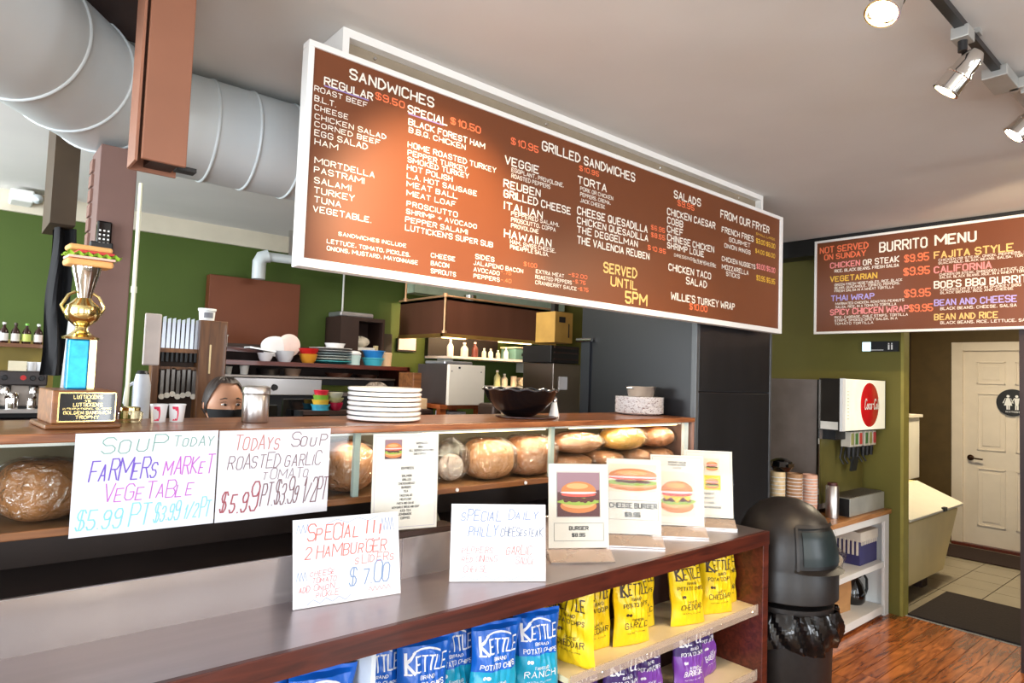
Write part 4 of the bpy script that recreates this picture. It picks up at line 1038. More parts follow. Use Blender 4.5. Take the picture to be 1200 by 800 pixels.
gy = 'yellow chip bags on the upper shelf'
put_bag(3, 2.63, 1.595, U, -14, -3, 'yellow cheddar chip bag at the right end of the upper shelf', gy)
put_bag(2, 2.50, 1.545, U, -20, -4, 'yellow chip bag, second from the right on the upper shelf', gy)
put_bag(3, 2.29, 1.54, U, -16, -5, 'yellow cheddar chip bag in the middle of the upper shelf, standing alone', gy)
put_bag(4, 2.09, 1.635, U, -14, -3, 'yellow garlic chip bag set back behind its neighbour', gy)
put_bag(4, 1.95, 1.55, U, -12, -4, 'yellow garlic chip bag standing forward, fourth from the shelf divider', gy)
put_bag(2, 1.79, 1.60, U, -10, -3, 'yellow cheddar chip bag standing straight in shade near the blue bags', gy)
put_bag(3, 1.655, 1.56, U, -78, -3, 'yellow chip bag turned sideways next to the blue bags', gy)
put_bag(4, 1.65, 1.68, U, -20, -3, 'yellow chip bag hidden behind the sideways one', gy)
gb = 'blue chip bags on the lower left shelf'
LB = .5505
put_bag(0, 1.475, 1.55, LB, -16, -4, 'blue ranch chip bag, rightmost of the blue ones', gb)
put_bag(1, 1.29, 1.54, LB, -12, -6, 'blue chip bag leaning back, second from right of the blue ones', gb)
put_bag(0, 1.20, 1.635, LB, -10, -4, 'blue chip bag tucked behind the leaning blue one', gb)
put_bag(1, 1.05, 1.57, LB, -12, -5, 'blue chip bag, fourth from right of the blue ones', gb)
put_bag(0, .95, 1.645, LB, -12, -4, 'blue chip bag at the left of the group, next to the white divider', gb)
put_bag(1, .735, 1.555, LB, -12, -4, 'blue chip bag left of the white divider, mostly below the edge', gb)
put_bag(0, .60, 1.62, LB, -12, -4, 'blue chip bag at the far left, only its top in view', gb)
gp = 'purple chip bags on the lower shelf'
put_bag(6, 2.53, 1.60, .3205, 8, -10, 'violet chip bag at the right end of the lower shelf', gp)
put_bag(5, 2.34, 1.56, .3205, -10, -8, 'purple chip bag tipped back, second from the right below the cream shelf', gp)
put_bag(6, 2.10, 1.59, .3205, -12, -4, 'dark purple chip bag in the middle of the lower shelf', gp)
put_bag(5, 1.92, 1.57, .3205, -12, -4, 'dark purple chip bag, fourth from the right on the lower shelf', gp)
put_bag(6, 1.76, 1.61, .3205, -12, -4, 'dark purple chip bag at the left of the lower shelf', gp)

# ================================================================ TRASH CAN
tc_ = thing('trash_can', 'black round trash can with domed swing lid and a liner bag', 'trash can', (3.085, 1.54, 0))
MB(trashm).lathe([(.19, 0), (.2, .02), (.212, .52), (.214, .56)], (0, 0, 0), 40).build('barrel', tc_, world=False, smooth=40)
rr_ = random.Random(4); q_ = [rr_.uniform(0, 6) for _ in range(8)]
MB(M('liner_black', (16, 14, 14), .18, var=.2, coat=.4)).grid(lambda u, v: ((.222+.02*math.sin(v*PI)+.010*math.sin(13*u*2*PI+q_[0]+6*v)+.007*math.sin(29*u*2*PI+9*v))*math.cos(u*2*PI), (.222+.02*math.sin(v*PI)+.010*math.sin(13*u*2*PI+q_[0]+6*v)+.007*math.sin(29*u*2*PI+9*v))*math.sin(u*2*PI), .375+.165*v+.014*math.sin(5*u*2*PI+q_[2])*(1-v)), 120, 10, wu=True).build('liner_bag', tc_, world=False, smooth=25)
dm = MB(trashm).lathe([(.226, .585), (.232, .59), (.232, .70), (.226, .712), (.226, .73), (.222, .80), (.205, .88), (.172, .945), (.12, .995), (.06, 1.02), (0, 1.027)], (0, 0, 0), 56, caps=False).build('dome_lid', tc_, world=False, smooth=40)
A0 = math.radians(-104)
def dome_r(z):
    T_ = [(.59, .232), (.70, .232), (.73, .226), (.80, .222), (.88, .205), (.945, .172), (.995, .12)]
    for (z0, r0), (z1, r1) in zip(T_, T_[1:]):
        if z <= z1: return r0+(r1-r0)*(z-z0)/(z1-z0)
    return .12
def patch(a0, a1, z0, z1, off, m, nm, par):
    return MB(m).grid(lambda u, v: ((dome_r(z0+(z1-z0)*v)+off)*math.cos(A0+math.radians(a0+(a1-a0)*u)), (dome_r(z0+(z1-z0)*v)+off)*math.sin(A0+math.radians(a0+(a1-a0)*u)), z0+(z1-z0)*v), 12, 10).build(nm, par, world=False, smooth=50)
patch(-36, 36, .745, .925, .004, M('flap_black', (16, 17, 19), .4), 'flap_recess', dm)
patch(-30, 30, .76, .905, .009, M('flap_teal_black', (28, 40, 42), .35), 'swing_flap', dm)
m_ = MB(trashm)
for (a0, a1, z0, z1) in ((-38, -35, .74, .93), (35, 38, .74, .93), (-38, 38, .92, .935)):
    m_.grid(lambda u, v: ((dome_r(z0+(z1-z0)*v)+.014)*math.cos(A0+math.radians(a0+(a1-a0)*u)), (dome_r(z0+(z1-z0)*v)+.014)*math.sin(A0+math.radians(a0+(a1-a0)*u)), z0+(z1-z0)*v), 10, 6)
m_.build('flap_frame', dm, world=False, smooth=50)
MB(trashm).grid(lambda u, v: ((.226+.045*v*math.sin(PI*u)**.5)*math.cos(A0+math.radians(-40+80*u)), (.226+.045*v*math.sin(PI*u)**.5)*math.sin(A0+math.radians(-40+80*u)), .742-.012*v), 16, 3).build('flap_lip', dm, world=False, smooth=50)
o = MB(M('orange_scrap', (206, 70, 40), .5)).box((-.01, -.012, 0), (.014, .004, .006)).build('label_tab', tc_, world=False); o.location = (.13, -.205, .425)

# ================================================================ DRINKS STATION CABINET
cb = thing('drinks_cabinet', 'white open shelf cabinet with a wood top under the soda machine', 'cabinet', (4.4, 2.05, 0))
KX0, KX1, KY0, KY1 = 3.64, 5.06, 1.78, 2.38
Bx('wood_top', (KX0, KY0-.015, .695), (KX1+.005, KY1, .725), wood_cab, cb, bevel=.002)
Bx('top_rail', (KX0, KY0, .645), (KX1, KY0+.02, .695), white, cb)
Bx('stile', (KX1-.07, KY0, .0), (KX1, KY0+.02, .645), white, cb); Bx('stile', (KX0, KY0, 0), (KX0+.06, KY0+.02, .645), white, cb)
Bx('side_panel', (KX1-.02, KY0+.02, 0), (KX1, KY1, .695), white, cb); Bx('side_panel', (KX0, KY0+.02, 0), (KX0+.02, KY1, .695), white, cb)
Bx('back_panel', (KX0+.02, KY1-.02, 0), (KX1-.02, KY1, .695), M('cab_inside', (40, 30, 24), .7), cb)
Bx('shelf', (KX0+.02, KY0+.004, .335), (KX1-.07, KY1-.02, .37), white, cb); Bx('shelf', (KX0+.02, KY0+.004, .02), (KX1-.07, KY1-.02, .07), white, cb)
# stored things
bx = thing('straw_box', 'blue and white cardboard box on the upper cabinet shelf', 'box', (4.84, 1.98, .371))
Bx('carton', (4.70, 1.83, .371), (4.985, 2.15, .53), M('box_blue', (60, 58, 110), .5), bx, bevel=.003)
Bx('lid', (4.695, 1.825, .53), (4.99, 2.155, .592), M('box_white', (222, 214, 200), .5), bx)
m_ = MB(M('box_white')); 
for k in range(11): m_.box((4.69+.0*k, 1.84+k*.028, .44), (4.6985, 1.852+k*.028, .54))
for k in range(9): m_.box((4.71+k*.03, 1.8235, .505), (4.723+k*.03, 1.829, .56))
m_.build('white_stripes', bx)
rb_ = thing('snack_packet', 'red and orange packet lying behind the clear bag on the cabinet shelf', 'packet', (4.5, 2.0, .371))
def blobmesh(nm, par, c, r, mt, seed, amp=.16, n=(28, 16), sm=30):
    rn = random.Random(seed); p = [rn.uniform(0, 6) for _ in range(6)]
    return MB(mt).grid(lambda u, v: (c[0]+r[0]*math.sin(v*PI)*math.cos(u*2*PI)*(1+amp*math.sin(7*u*6.28+p[0]+5*v)), c[1]+r[1]*math.sin(v*PI)*math.sin(u*2*PI)*(1+amp*math.sin(9*v+p[1]+3*u*6.28)), c[2]+r[2]*(1-math.cos(v*PI))*(1+amp*.4*math.sin(5*u*6.28+p[2]))), n[0], n[1], wu=True).build(nm, par, world=False, smooth=sm)
blobmesh('film', rb_, (0, 0, 0), (.1, .07, .085), M('red_packet', (190, 62, 40), .4), 3)
bgc = thing('plastic_bag', 'clear bag of white rolls on the upper cabinet shelf', 'bag', (4.42, 1.9, .371))
blobmesh('film', bgc, (0, 0, 0), (.12, .08, .075), wrap, 5)
blobmesh('contents', bgc, (0, 0, .003), (.1, .06, .06), M('bag_contents', (226, 206, 176), .6), 6, .1)
def paper_bag(x, y, z, w_, d_, h_, lbl, rz, seed):
    t_ = thing('paper_bag', lbl, 'bag', (x, y, z), rz, 'paper bags on the bottom cabinet shelf'); r = random.Random(seed)
    kb = M('kraft_paper', (186, 138, 88), .75, var=.1, bump=.2)
    J = lambda: r.uniform(-.012, .012)
    B_ = [(-w_/2, -d_/2, 0), (w_/2, -d_/2, 0), (w_/2, d_/2, 0), (-w_/2, d_/2, 0)]
    m_ = MB(kb); lv = []
    for k, zz in enumerate((0, h_*.3, h_*.6, h_)):
        s_ = (1, .96, .98, .92)[k]; lv.append([Vector((p[0]*s_+(J() if k else 0), p[1]*s_+(J() if k else 0), zz+(J()*1.5 if k == 3 else 0))) for p in B_])
    for a, b in zip(lv, lv[1:]):
        for i in range(4): m_.face([a[i], a[(i+1) % 4], b[(i+1) % 4], b[i]])
    m_.face(lv[0]); m_.build('bag_body', t_, world=False)
    m_ = MB(kb); top = lv[-1]; m_.face([top[0], top[1], top[1].lerp(top[2], .45)+Vector((0, 0, .01)), top[0].lerp(top[3], .4)+Vector((0, 0, .015))]); m_.build('folded_flap', t_, world=False)
paper_bag(4.42, 1.93, .071, .16, .12, .21, 'brown paper bag at the left of the bottom cabinet shelf', .2, 1)
paper_bag(4.62, 1.95, .071, .14, .12, .24, 'brown paper bag standing beside the black kettle', -.1, 2)
blobmesh('film', tag_ := thing('plastic_bag', 'white plastic bag crumpled at the left of the bottom cabinet shelf', 'bag', (4.26, 1.9, .071)), (0, 0, 0), (.07, .06, .07), M('white_plastic', (220, 212, 196), .4), 9)
kt = thing('black_kettle', 'glossy black coffee pot lying on the bottom cabinet shelf', 'kettle', (4.87, 1.95, .071))
MB(blackg).lathe([(.07, 0), (.085, .02), (.088, .07), (.07, .13), (.045, .17), (.05, .19)], (0, 0, 0), 32).build('body', kt, world=False, smooth=40)
MB(black).tube([(.05, -.03, .17), (.09, -.04, .19), (.125, -.05, .15), (.13, -.05, .08), (.10, -.04, .02), (.08, -.03, .01)], .009, 10).build('handle', kt, world=False, smooth=40)
# soda dispenser
so = thing('soda_dispenser', 'soda dispenser with steel sides and a lit white panel carrying a red disc', 'soda dispenser', (4.7, 2.05, .726))
Bx('steel_body', (4.34, 1.955, .76), (5.06, 2.30, 1.61), M('satin_panel', (150, 138, 130), .4, .35), so, bevel=.003)
Bx('side_strip', (4.325, 1.948, .74), (4.342, 1.958, 1.61), chrome, so)
sidem = M('dispenser_dark_side', (58, 52, 46), .3, .5)
Bx('head', (4.34, 1.815, 1.285), (5.03, 1.955, 1.62), sidem, so, bevel=.002)
Bx('side_label', (4.337, 1.83, 1.29), (4.3405, 1.94, 1.34), M('label_white', (226, 220, 208), .5), so)
Bx('white_front_edge', (4.334, 1.80, 1.283), (4.38, 1.818, 1.622), white, so)
fp_ = Bx('lit_front_panel', (4.38, 1.799, 1.285), (5.03, 1.816, 1.62), M('lit_panel', (240, 236, 214), .35, emit=.35), so)
Bx('panel_trim', (5.03, 1.798, 1.28), (5.04, 1.82, 1.625), sidem, so)
red = M('disc_red', (206, 20, 28), .25, coat=.4)
MB(red).lathe([(.150, 0), (.148, .004), (.10, .012), (0, .016)], (4.76, 1.799, 1.452), 48, axis=(0, -1, 0)).build('red_disc', fp_, smooth=50)
m_ = MB(ink('script_white', (250, 246, 240))); m_.flat = True
text(m_, 'Coca-Cola', lambda u, v: (u, 1.780, v), 4.63, 1.425, .25, .066, .16, slant=.2)
m_.build('lettering', fp_)
m_ = MB(ink('grey')); m_.flat = True
for k in range(9): m_.face([(4.40, 1.7985, 1.36+k*.022), (4.43, 1.7985, 1.36+k*.022), (4.43, 1.7985, 1.363+k*.022), (4.40, 1.7985, 1.363+k*.022)])
m_.build('fine_print', fp_)
Bx('valve_block', (4.40, 1.87, 1.22), (4.98, 1.955, 1.285), black, so)
vc = [(150, 150, 90), (80, 120, 60), (180, 60, 50), (70, 110, 60), (150, 150, 90), (190, 60, 70)]
for k in range(6):
    x_ = 4.55+k*.068+(.03 if k > 2 else 0)
    vv = Bx('valve', (x_, 1.835, 1.17), (x_+.05, 1.90, 1.27), M('valve_grey', (196, 190, 176), .4), so, bevel=.003)
    Bx('flavour_label', (x_+.004, 1.833, 1.185), (x_+.046, 1.8355, 1.26), M('flavour_%d' % k, vc[k], .5), vv)
    MB(black).cyl((x_+.025, 1.86, 1.10), (x_+.025, 1.86, 1.17), .012, .018, 12).tube([(x_+.025, 1.90, 1.17), (x_+.025, 1.915, 1.09), (x_+.025, 1.89, 1.05)], .006, 6).build('nozzle', vv, smooth=40)
m_ = MB(black).box((4.66, 1.86, 1.0), (4.74, 1.875, 1.17), rot=Matrix.Rotation(.15, 3, 'X')); m_.build('ice_chute', so)
Bx('splash_plate', (4.36, 1.945, .80), (5.03, 1.9545, 1.22), M('splash_olive', (120, 112, 60), .35, .4), so)
dtr = Bx('drip_tray', (4.46, 1.80, .727), (5.03, 1.955, .845), M('tray_steel', (190, 190, 180), .35, .4), so, bevel=.004)
m_ = MB(steeld)
for k in range(16): m_.box((4.475+k*.0345, 1.81, .845), (4.487+k*.0345, 1.95, .852))
m_.build('grille', dtr)
Bx('tray_side', (4.455, 1.803, .73), (4.46, 1.95, .842), black, dtr)
# cup sleeves and stacks
def cupstack(x, y, n_, r, h_, m, lbl):
    t_ = thing('cup_stack', lbl, 'cups', (x, y, .726), 0, 'paper cup stacks beside the soda dispenser')
    MB(m).lathe([(r*.8, 0), (r*.8, .004), (r, .09), (r, h_-.004), (r*.93, h_), (r*.9, h_-.02)], (0, 0, 0), 22).build('cups', t_, world=False, smooth=40)
    m2 = MB(china)
    for k in range(n_): m2.lathe([(r, 0), (r+.0022, .001), (r+.0022, .004), (r, .005)], (0, 0, .1+k*(h_-.11)/n_), 22, caps=False)
    m2.build('rims', t_, world=False, smooth=40)
cst = [(3.80, 1.95, .042, .32, (222, 196, 150), 'pale cream cup stack nearest the black cooler'), (3.88, 2.0, .04, .31, (236, 226, 206), 'tall off-white cup stack, second from the cooler'), (3.97, 1.93, .045, .30, (176, 132, 92), 'brown patterned cup stack, third from the cooler'), (4.07, 1.97, .042, .29, (120, 78, 50), 'dark brown cup stack in the middle of the row'), (4.17, 1.93, .046, .28, (226, 176, 150), 'pink tinted cup stack near the soda dispenser'), (4.26, 2.0, .04, .22, (110, 60, 46), 'short dark red cup stack close to the dispenser')]
for i, (x, y, r, h_, c, l_) in enumerate(cst): cupstack(x, y, 9, r, h_, M('cup_col_%d' % i, c, .5, var=.2, scale=30), l_)
ck = thing('steel_canister', 'steel straw canister in front of the soda dispenser', 'canister', (4.36, 1.87, .726))
MB(steel).lathe([(.04, 0), (.04, .20), (.036, .205), (.036, .19)], (0, 0, 0), 28).build('body', ck, world=False, smooth=40)
MB(M('dark_red_cup', (84, 40, 34), .4)).lathe([(.03, .19), (.03, .222), (.025, .222)], (0, 0, 0), 20).build('straws', ck, world=False, smooth=40)
nb = thing('lid_dispenser', 'black lid holder with silver front on top of the cup rack', 'dispenser', (3.85, 1.9, 1.07))
MB(blackg).lathe([(.05, 0), (.07, .03), (.06, .06), (.03, .075), (0, .08)], (0, 0, 0), 24).build('dome', nb, world=False, smooth=40)
o = MB(chrome).box((-.05, -.07, .03), (.02, -.062, .05)).build('silver_badge', nb, world=False)
nb.location = (3.84, 1.95, 1.047)
# overhead sign on the green wall
es = thing('overhead_sign', 'small black illuminated restroom sign high on the green wall', 'sign', (5.07, 1.84, 1.83))
Bx('plate', (5.055, 1.722, 1.832), (5.079, 1.968, 1.905), black, es)
Bx('lit_area', (5.0525, 1.905, 1.835), (5.055, 1.962, 1.9), M('lit_sign', (206, 232, 236), .4, emit=1.2), es)
m_ = MB(white); m_.flat = True
for cy_ in (1.785, 1.765):
    m_.box((5.0525, cy_-.005, 1.845), (5.055, cy_+.005, 1.88)).box((5.0525, cy_-.004, 1.883), (5.055, cy_+.004, 1.892))
m_.box((5.0525, 1.82, 1.84), (5.055, 1.90, 1.845)); m_.build('figures', es)

# ================================================================ KITCHEN BEHIND THE PASS
# knife rack
kr = thing('knife_rack', 'brown wooden rack holding rows of knives and turners in the kitchen', 'knife rack', (.86, 3.42, 1.0))
Bx('upright', (.893, 3.36, 1.0), (1.02, 3.46, 1.778), wood_v, kr, bevel=.004)
Bx('upright', (.70, 3.38, 1.0), (.73, 3.45, 1.765), wood_v, kr, bevel=.003)
Bx('back_board', (.73, 3.44, 1.0), (.893, 3.455, 1.76), M('rack_back', (58, 40, 28), .7), kr)
Bx('slot_rail', (.73, 3.39, 1.615), (.893, 3.44, 1.635), wood_v, kr); Bx('slot_rail', (.73, 3.39, 1.535), (.893, 3.44, 1.548), wood_v, kr)
Bx('base_shelf', (.66, 3.355, .96), (1.06, 3.5, 1.0), wood_v, kr)
Bx('side_label', (.94, 3.358, 1.52), (.948, 3.3598, 1.66), M('pale_strip', (226, 200, 150), .5), kr)
blade = M('blade_steel', (190, 196, 206), .35, .85, .03)
kn = None
for k in range(8):
    x_ = .744+k*.0205
    t_ = thing('kitchen_knife', 'bright knife blade in the top row of the rack, %s from left' % ('first' if k == 0 else 'eighth and last' if k == 7 else ORD[k]), 'knife', (x_, 3.40, 1.60), 0, 'knives in the top row of the rack')
    h_ = .145+random.uniform(-.008, .008)
    MB(blade).prism([(-.008, .035), (.008, .035), (.008, .035+h_), (-.006, .03+h_)], lambda u, v, q: (u, q-.002, v), .004).build('blade', t_, world=False)
    MB(black).box((-.006, -.008, -.03), (.006, .006, .035)).build('grip', t_, world=False, bevel=.002)
for k in range(7):
    x_ = .748+k*.023
    t_ = thing('kitchen_knife', 'dark knife in the lower row of the rack, %s from left' % ('first' if k == 0 else ORD[k]), 'knife', (x_, 3.39, 1.395+.006*(k % 3)), 0, 'knives in the lower row of the rack')
    MB(M('dull_blade', (120, 116, 112), .35, .7)).prism([(-.007, .02), (.007, .02), (.007, .135), (-.007, .135)], lambda u, v, q: (u, q, v), .004).build('blade', t_, world=False)
    MB(M('pale_scoop', (232, 224, 208), .5)).lathe([(.013, 0), (.013, .005)], (0, -.006, .012), 16, axis=(0, 1, 0)).build('butt', t_, world=False)
tb = thing('spice_tub', 'white lidded tub on top of the knife rack', 'tub', (.93, 3.40, 1.7785))
MB(white).lathe([(.034, 0), (.037, .045), (.041, .047), (.041, .058), (0, .06)], (0, 0, 0), 24).build('tub', tb, world=False, smooth=40)
MB(M('tub_print', (120, 120, 126), .5)).grid(lambda u, v: ((.0368)*math.cos(-2.2+u*1.2), .0368*math.sin(-2.2+u*1.2), .012+v*.026), 6, 1).build('tub_label', tb, world=False)
pb = tag(Bx('cutting_board', (.655, 3.36, 1.55), (.725, 3.372, 1.79), M('pale_board', (220, 206, 200), .5), bevel=.006), 'pale plastic cutting board standing at the left of the knife rack', 'board')
pt = thing('towel_roll', 'tall white cylinder beside the left side of the knife rack', 'container', (.655, 3.34, 1.2))
MB(M('milky_plastic', (214, 218, 226), .4)).lathe([(.034, -.24), (.036, .26), (.028, .30), (.026, .31)], (0, 0, 0), 24).build('body', pt, world=False, smooth=40)
MB(black).lathe([(.028, .31), (.02, .325), (0, .327)], (0, 0, 0), 20, caps=False).build('cap', pt, world=False)
MB(M('milky_plastic')).tube([(-.033, 0, .27), (-.06, 0, .25), (-.065, 0, .18), (-.036, 0, .13)], .007, 8).build('handle', pt, world=False, smooth=40)
wt = tag(Bx('side_table', (.5, 3.3, 0), (1.1, 3.55, .959), steeld), 'steel work cabinet under the knife rack', 'cabinet')
wt.location.z = 0
# dish shelves
ds = thing('dish_shelf', 'dark red-brown two level dish shelf in the middle of the kitchen', 'shelf', (1.9, 4.5, 0))
Bx('upper_shelf', (1.28, 4.25, 1.572), (2.62, 4.7, 1.6), wood_dk, ds)
Bx('lower_shelf', (1.28, 4.25, 1.495), (2.5, 4.7, 1.508), steeld, ds)
Bx('upright', (1.255, 4.25, .9), (1.28, 4.7, 1.69), wood_dk, ds); Bx('upright', (2.6, 4.25, .9), (2.625, 4.7, 1.6), wood_dk, ds)
Bx('back_board', (1.28, 4.68, 1.508), (2.6, 4.7, 1.72), darkb, ds)
Bx('rear_ledge', (1.28, 4.55, 1.66), (1.95, 4.68, 1.69), wood_dk, ds)
SH = 1.6005
def bowlT(nm, lbl, cat, x, y, z, r, h, m, grp=None, n=1, foot=.6):
    prof = [(r*foot, 0), (r*.85, h*.4), (r, h), (r*.94, h), (r*.78, h*.42), (r*foot*.8, .006), (0, .005)]
    o = MB(m).lathe(prof, (x, y, z), 28, caps=False).build(nm, smooth=40)
    o.location = (x, y, z); 
    for v in o.data.vertices: pass
    return tag(o, lbl, cat, grp)
def loc_fix(o): return o
G_ = lambda n, c: M(n, c, .3, 0, .03)
def bowl2(nm, lbl, cat, x, y, z, r, h, m, grp=None, foot=.6):
    o = MB(m).lathe([(r*foot, 0), (r*.85, h*.4), (r, h), (r*.94, h), (r*.78, h*.42), (r*foot*.8, .006), (0, .005)], (x, y, z), 28, caps=False).build(nm, smooth=40)
    return tag(o, lbl, cat, grp)
bowl2('bowl', 'small white bowl at the left end of the dish shelf', 'bowl', 1.56, 4.33, SH, .05, .055, G_('bowl_grey', (210, 208, 214)))
bowl2('bowl', 'grey-white bowl before the tilted oval platter', 'bowl', 1.70, 4.36, SH, .065, .075, G_('bowl_grey2', (196, 198, 206)))
bowl2('bowl', 'mustard yellow bowl with a red one stacked above it', 'bowl', 1.86, 4.34, SH, .062, .062, G_('bowl_mustard', (204, 140, 44)))
bowl2('bowl', 'red bowl stacked on the mustard yellow bowl', 'bowl', 1.86, 4.34, SH+.05, .068, .05, G_('bowl_red', (188, 30, 30)))
for k in range(6):
    c_ = [(60, 170, 176), (196, 196, 190), (150, 160, 160), (130, 146, 150), (150, 150, 150), (178, 172, 168)][k]
    l_ = ['turquoise plate at the bottom of the coloured stack', 'cream rimmed plate, second from the bottom of the coloured stack', 'grey green plate, third from the bottom of the coloured stack', 'blue grey plate, fourth from the bottom of the coloured stack', 'grey plate, second from the top of the coloured stack', 'pale grey plate on top of the coloured stack'][k]
    tag(MB(G_('plate_c%d' % k, c_)).lathe([(.08, 0), (.135, .015), (.15, .018), (.15, .022), (.13, .019), (.08, .005), (0, .005)], (2.05, 4.4, SH+k*.0185), 36).build('plate', smooth=40), l_, 'plate', 'coloured plates stacked on the dish shelf')
bowl2('bowl', 'white bowl with wavy rim resting on the coloured plate stack', 'bowl', 2.09, 4.42, SH+.116, .075, .035, china, foot=.8)
bowl2('container', 'clear lidded tub right of the coloured plates', 'container', 2.22, 4.38, SH, .055, .07, G_('pale_green_tub', (190, 216, 214)), foot=.85)
tag(MB(china).lathe([(.05, 0), (.058, .012), (.04, .03), (0, .034)], (2.22, 4.38, SH+.071), 24).build('lid', smooth=40), 'white domed lid on the clear tub', 'lid')
for i, (z, c, l_) in enumerate(((0, (70, 186, 210), 'light turquoise tub under the blue one'), (.055, (40, 130, 206), 'bright blue tub stacked above the turquoise tub'))):
    tag(MB(G_('tub_b%d' % i, c)).lathe([(.062, 0), (.08, .05), (.086, .052), (.086, .058), (.076, .056), (.06, .006), (0, .006)], (2.38, 4.38, SH+z), 28).build('tub', smooth=40), l_, 'tub', 'blue tubs at the right of the dish shelf')
tag(MB(M('peach_tub', (226, 190, 150), .5)).lathe([(.05, 0), (.055, .1), (.05, .105)], (2.50, 4.42, SH), 20).build('container', smooth=40), 'peach coloured container at the right end of the dish shelf', 'container')
# oval platters on edge, standing glass rack
def platter(x, z, rx, rz_, t, m, lbl):
    o = MB(m).grid(lambda u, v: (x+rx*(v)*math.cos(u*2*PI), 4.5-.01*(1-v**6)+.0, z+rz_*(v)*math.sin(u*2*PI)), 36, 8, wu=True).grid(lambda u, v: (x+rx*v*math.cos(u*2*PI), 4.512-.01*(1-v**6), z+rz_*v*math.sin(u*2*PI)), 36, 8, wu=True).build('platter', smooth=50)
    return tag(o, lbl, 'platter')
platter(1.69, 1.708, .10, .07, 0, china, 'white oval platter standing on edge behind the bowls')
platter(1.785, 1.72, .08, .08, 0, M('platter_pink', (240, 214, 206), .3), 'round pinkish white plate standing behind the oval platter')
tag(MB(china).box((1.45, 4.3, SH+.071), (1.62, 4.42, SH+.082), rot=Matrix.Rotation(.12, 3, 'Y')).build('tray'), 'white tray leaning over the small white bowl', 'tray')
gr = thing('glass_stand', 'small white wire stand at the left end of the rear ledge', 'stand', (1.36, 4.6, 1.6905))
m_ = MB(white).lathe([(.04, .07), (.042, .08), (0, .084)], (0, 0, 0), 20)
for k in range(5): m_.cyl((.034*math.cos(k*1.256), .034*math.sin(k*1.256), 0), (.034*math.cos(k*1.256), .034*math.sin(k*1.256), .07), .0028, n=8)
m_.build('wire_frame', gr, world=False)
# lower shelf items
for i, (x, r, h, c, l_) in enumerate(((1.34, .025, .05, (230, 226, 216), 'small white cruet, leftmost on the lower dish shelf'), (1.44, .03, .06, (236, 230, 222), 'white cream jug on the lower dish shelf'), (1.60, .085, .045, (22, 18, 18), 'black shallow bowl on the lower dish shelf'), (1.76, .06, .05, (128, 104, 88), 'brown grey bowl on the lower dish shelf'), (2.1, .1, .03, (70, 40, 30), 'stack of dark brown plates on the lower dish shelf'), (2.32, .09, .025, (54, 34, 28), 'low dark dish at the right of the lower dish shelf'))):
    bowl2(('cruet', 'cream_jug', 'bowl', 'bowl', 'dish', 'dish')[i], l_, ('jug', 'jug', 'bowl', 'bowl', 'dish', 'dish')[i], x, 4.36, 1.5085, r, h, G_('low_c%d' % i, c), foot=.8)
# cooking line below
ov = thing('grill_station', 'steel fronted grill station with black equipment below the dish shelf', 'cooker', (2.0, 4.5, 0))
Bx('steel_band', (1.28, 4.3, 1.38), (1.95, 4.62, 1.49), steel, ov, bevel=.003)
MB(black).lathe([(.022, 0), (.018, .02)], (1.62, 4.3, 1.43), 20, axis=(0, -1, 0)).build('knob', ov, smooth=40)
Bx('pull_handle', (1.31, 4.28, 1.45), (1.37, 4.3, 1.465), black, ov)
Bx('body', (1.28, 4.35, 0), (2.58, 4.95, 1.375), black, ov)
Bx('hot_plate', (1.95, 4.33, 1.375), (2.58, 4.62, 1.40), steeld, ov)
Bx('pan_rack', (1.97, 4.35, 1.45), (2.55, 4.6, 1.49), black, ov)
for i, (a, b, c, e, l_) in enumerate(((1.30, 1.52, 1.1, 1.34, 'black register screen directly behind the steel canister'), (1.55, 1.86, 1.08, 1.375, 'wide black panel screen behind the pass'))):
    t_ = thing('monitor', l_, 'screen', ((a+b)/2, 3.7, 1.0))
    Bx('screen_panel', (a*.93, 3.68, c+.12), (b*.93, 3.70, e+.01), blackg, t_, bevel=.004); Bx('stand', ((a+b)/2*.93-.03, 3.7, .92), ((a+b)/2*.93+.03, 3.74, c+.2), black, t_); Bx('foot', ((a+b)/2*.93-.08, 3.64, .905), ((a+b)/2*.93+.08, 3.8, .92), black, t_)
tag(Bx('work_table', (1.15, 3.56, 0), (2.9, 3.98, .904), steeld, bevel=.003), 'steel work table in the kitchen behind the screens', 'table')
lt = thing('shelf_riser', 'dark shelf on posts carrying the coloured cups behind the pass', 'shelf', (1.7, 3.68, .905))
Bx('board', (1.52, 3.57, 1.300), (2.38, 3.67, 1.322), darkb, lt); Bx('post', (1.50, 3.58, .905), (1.52, 3.66, 1.322), black, lt); Bx('post', (2.38, 3.58, .905), (2.40, 3.66, 1.322), black, lt)
cc = [((60, 160, 190), 'light blue'), ((226, 180, 60), 'yellow'), ((120, 170, 60), 'green'), ((206, 40, 60), 'red')]
for k, (c, n_) in enumerate(cc):
    bowl2('cup', n_+' plastic cup in the nested rainbow stack', 'cup', 1.64, 3.62, 1.3225+k*.027, .055-.004*k, .035, G_('cup_rb%d' % k, c), 'rainbow cups nested behind the pass', .85)
bowl2('bowl', 'dark pink bowl left of the thick white plates', 'bowl', 1.735, 3.62, 1.3225, .042, .045, G_('bowl_pink', (196, 30, 70)))
bowl2('bowl', 'olive cream bowl on the dark pink bowl', 'bowl', 1.735, 3.62, 1.365, .046, .03, G_('bowl_olive', (200, 200, 150)))
bowl2('bowl', 'tilted pale bowl at the top of the small bowl stack', 'bowl', 1.73, 3.62, 1.392, .046, .035, G_('bowl_pale', (206, 206, 190)))
pr = thing('receipt_printer', 'pale receipt printer low behind the pass beside the thick plates', 'printer', (1.6, 3.45, .905))
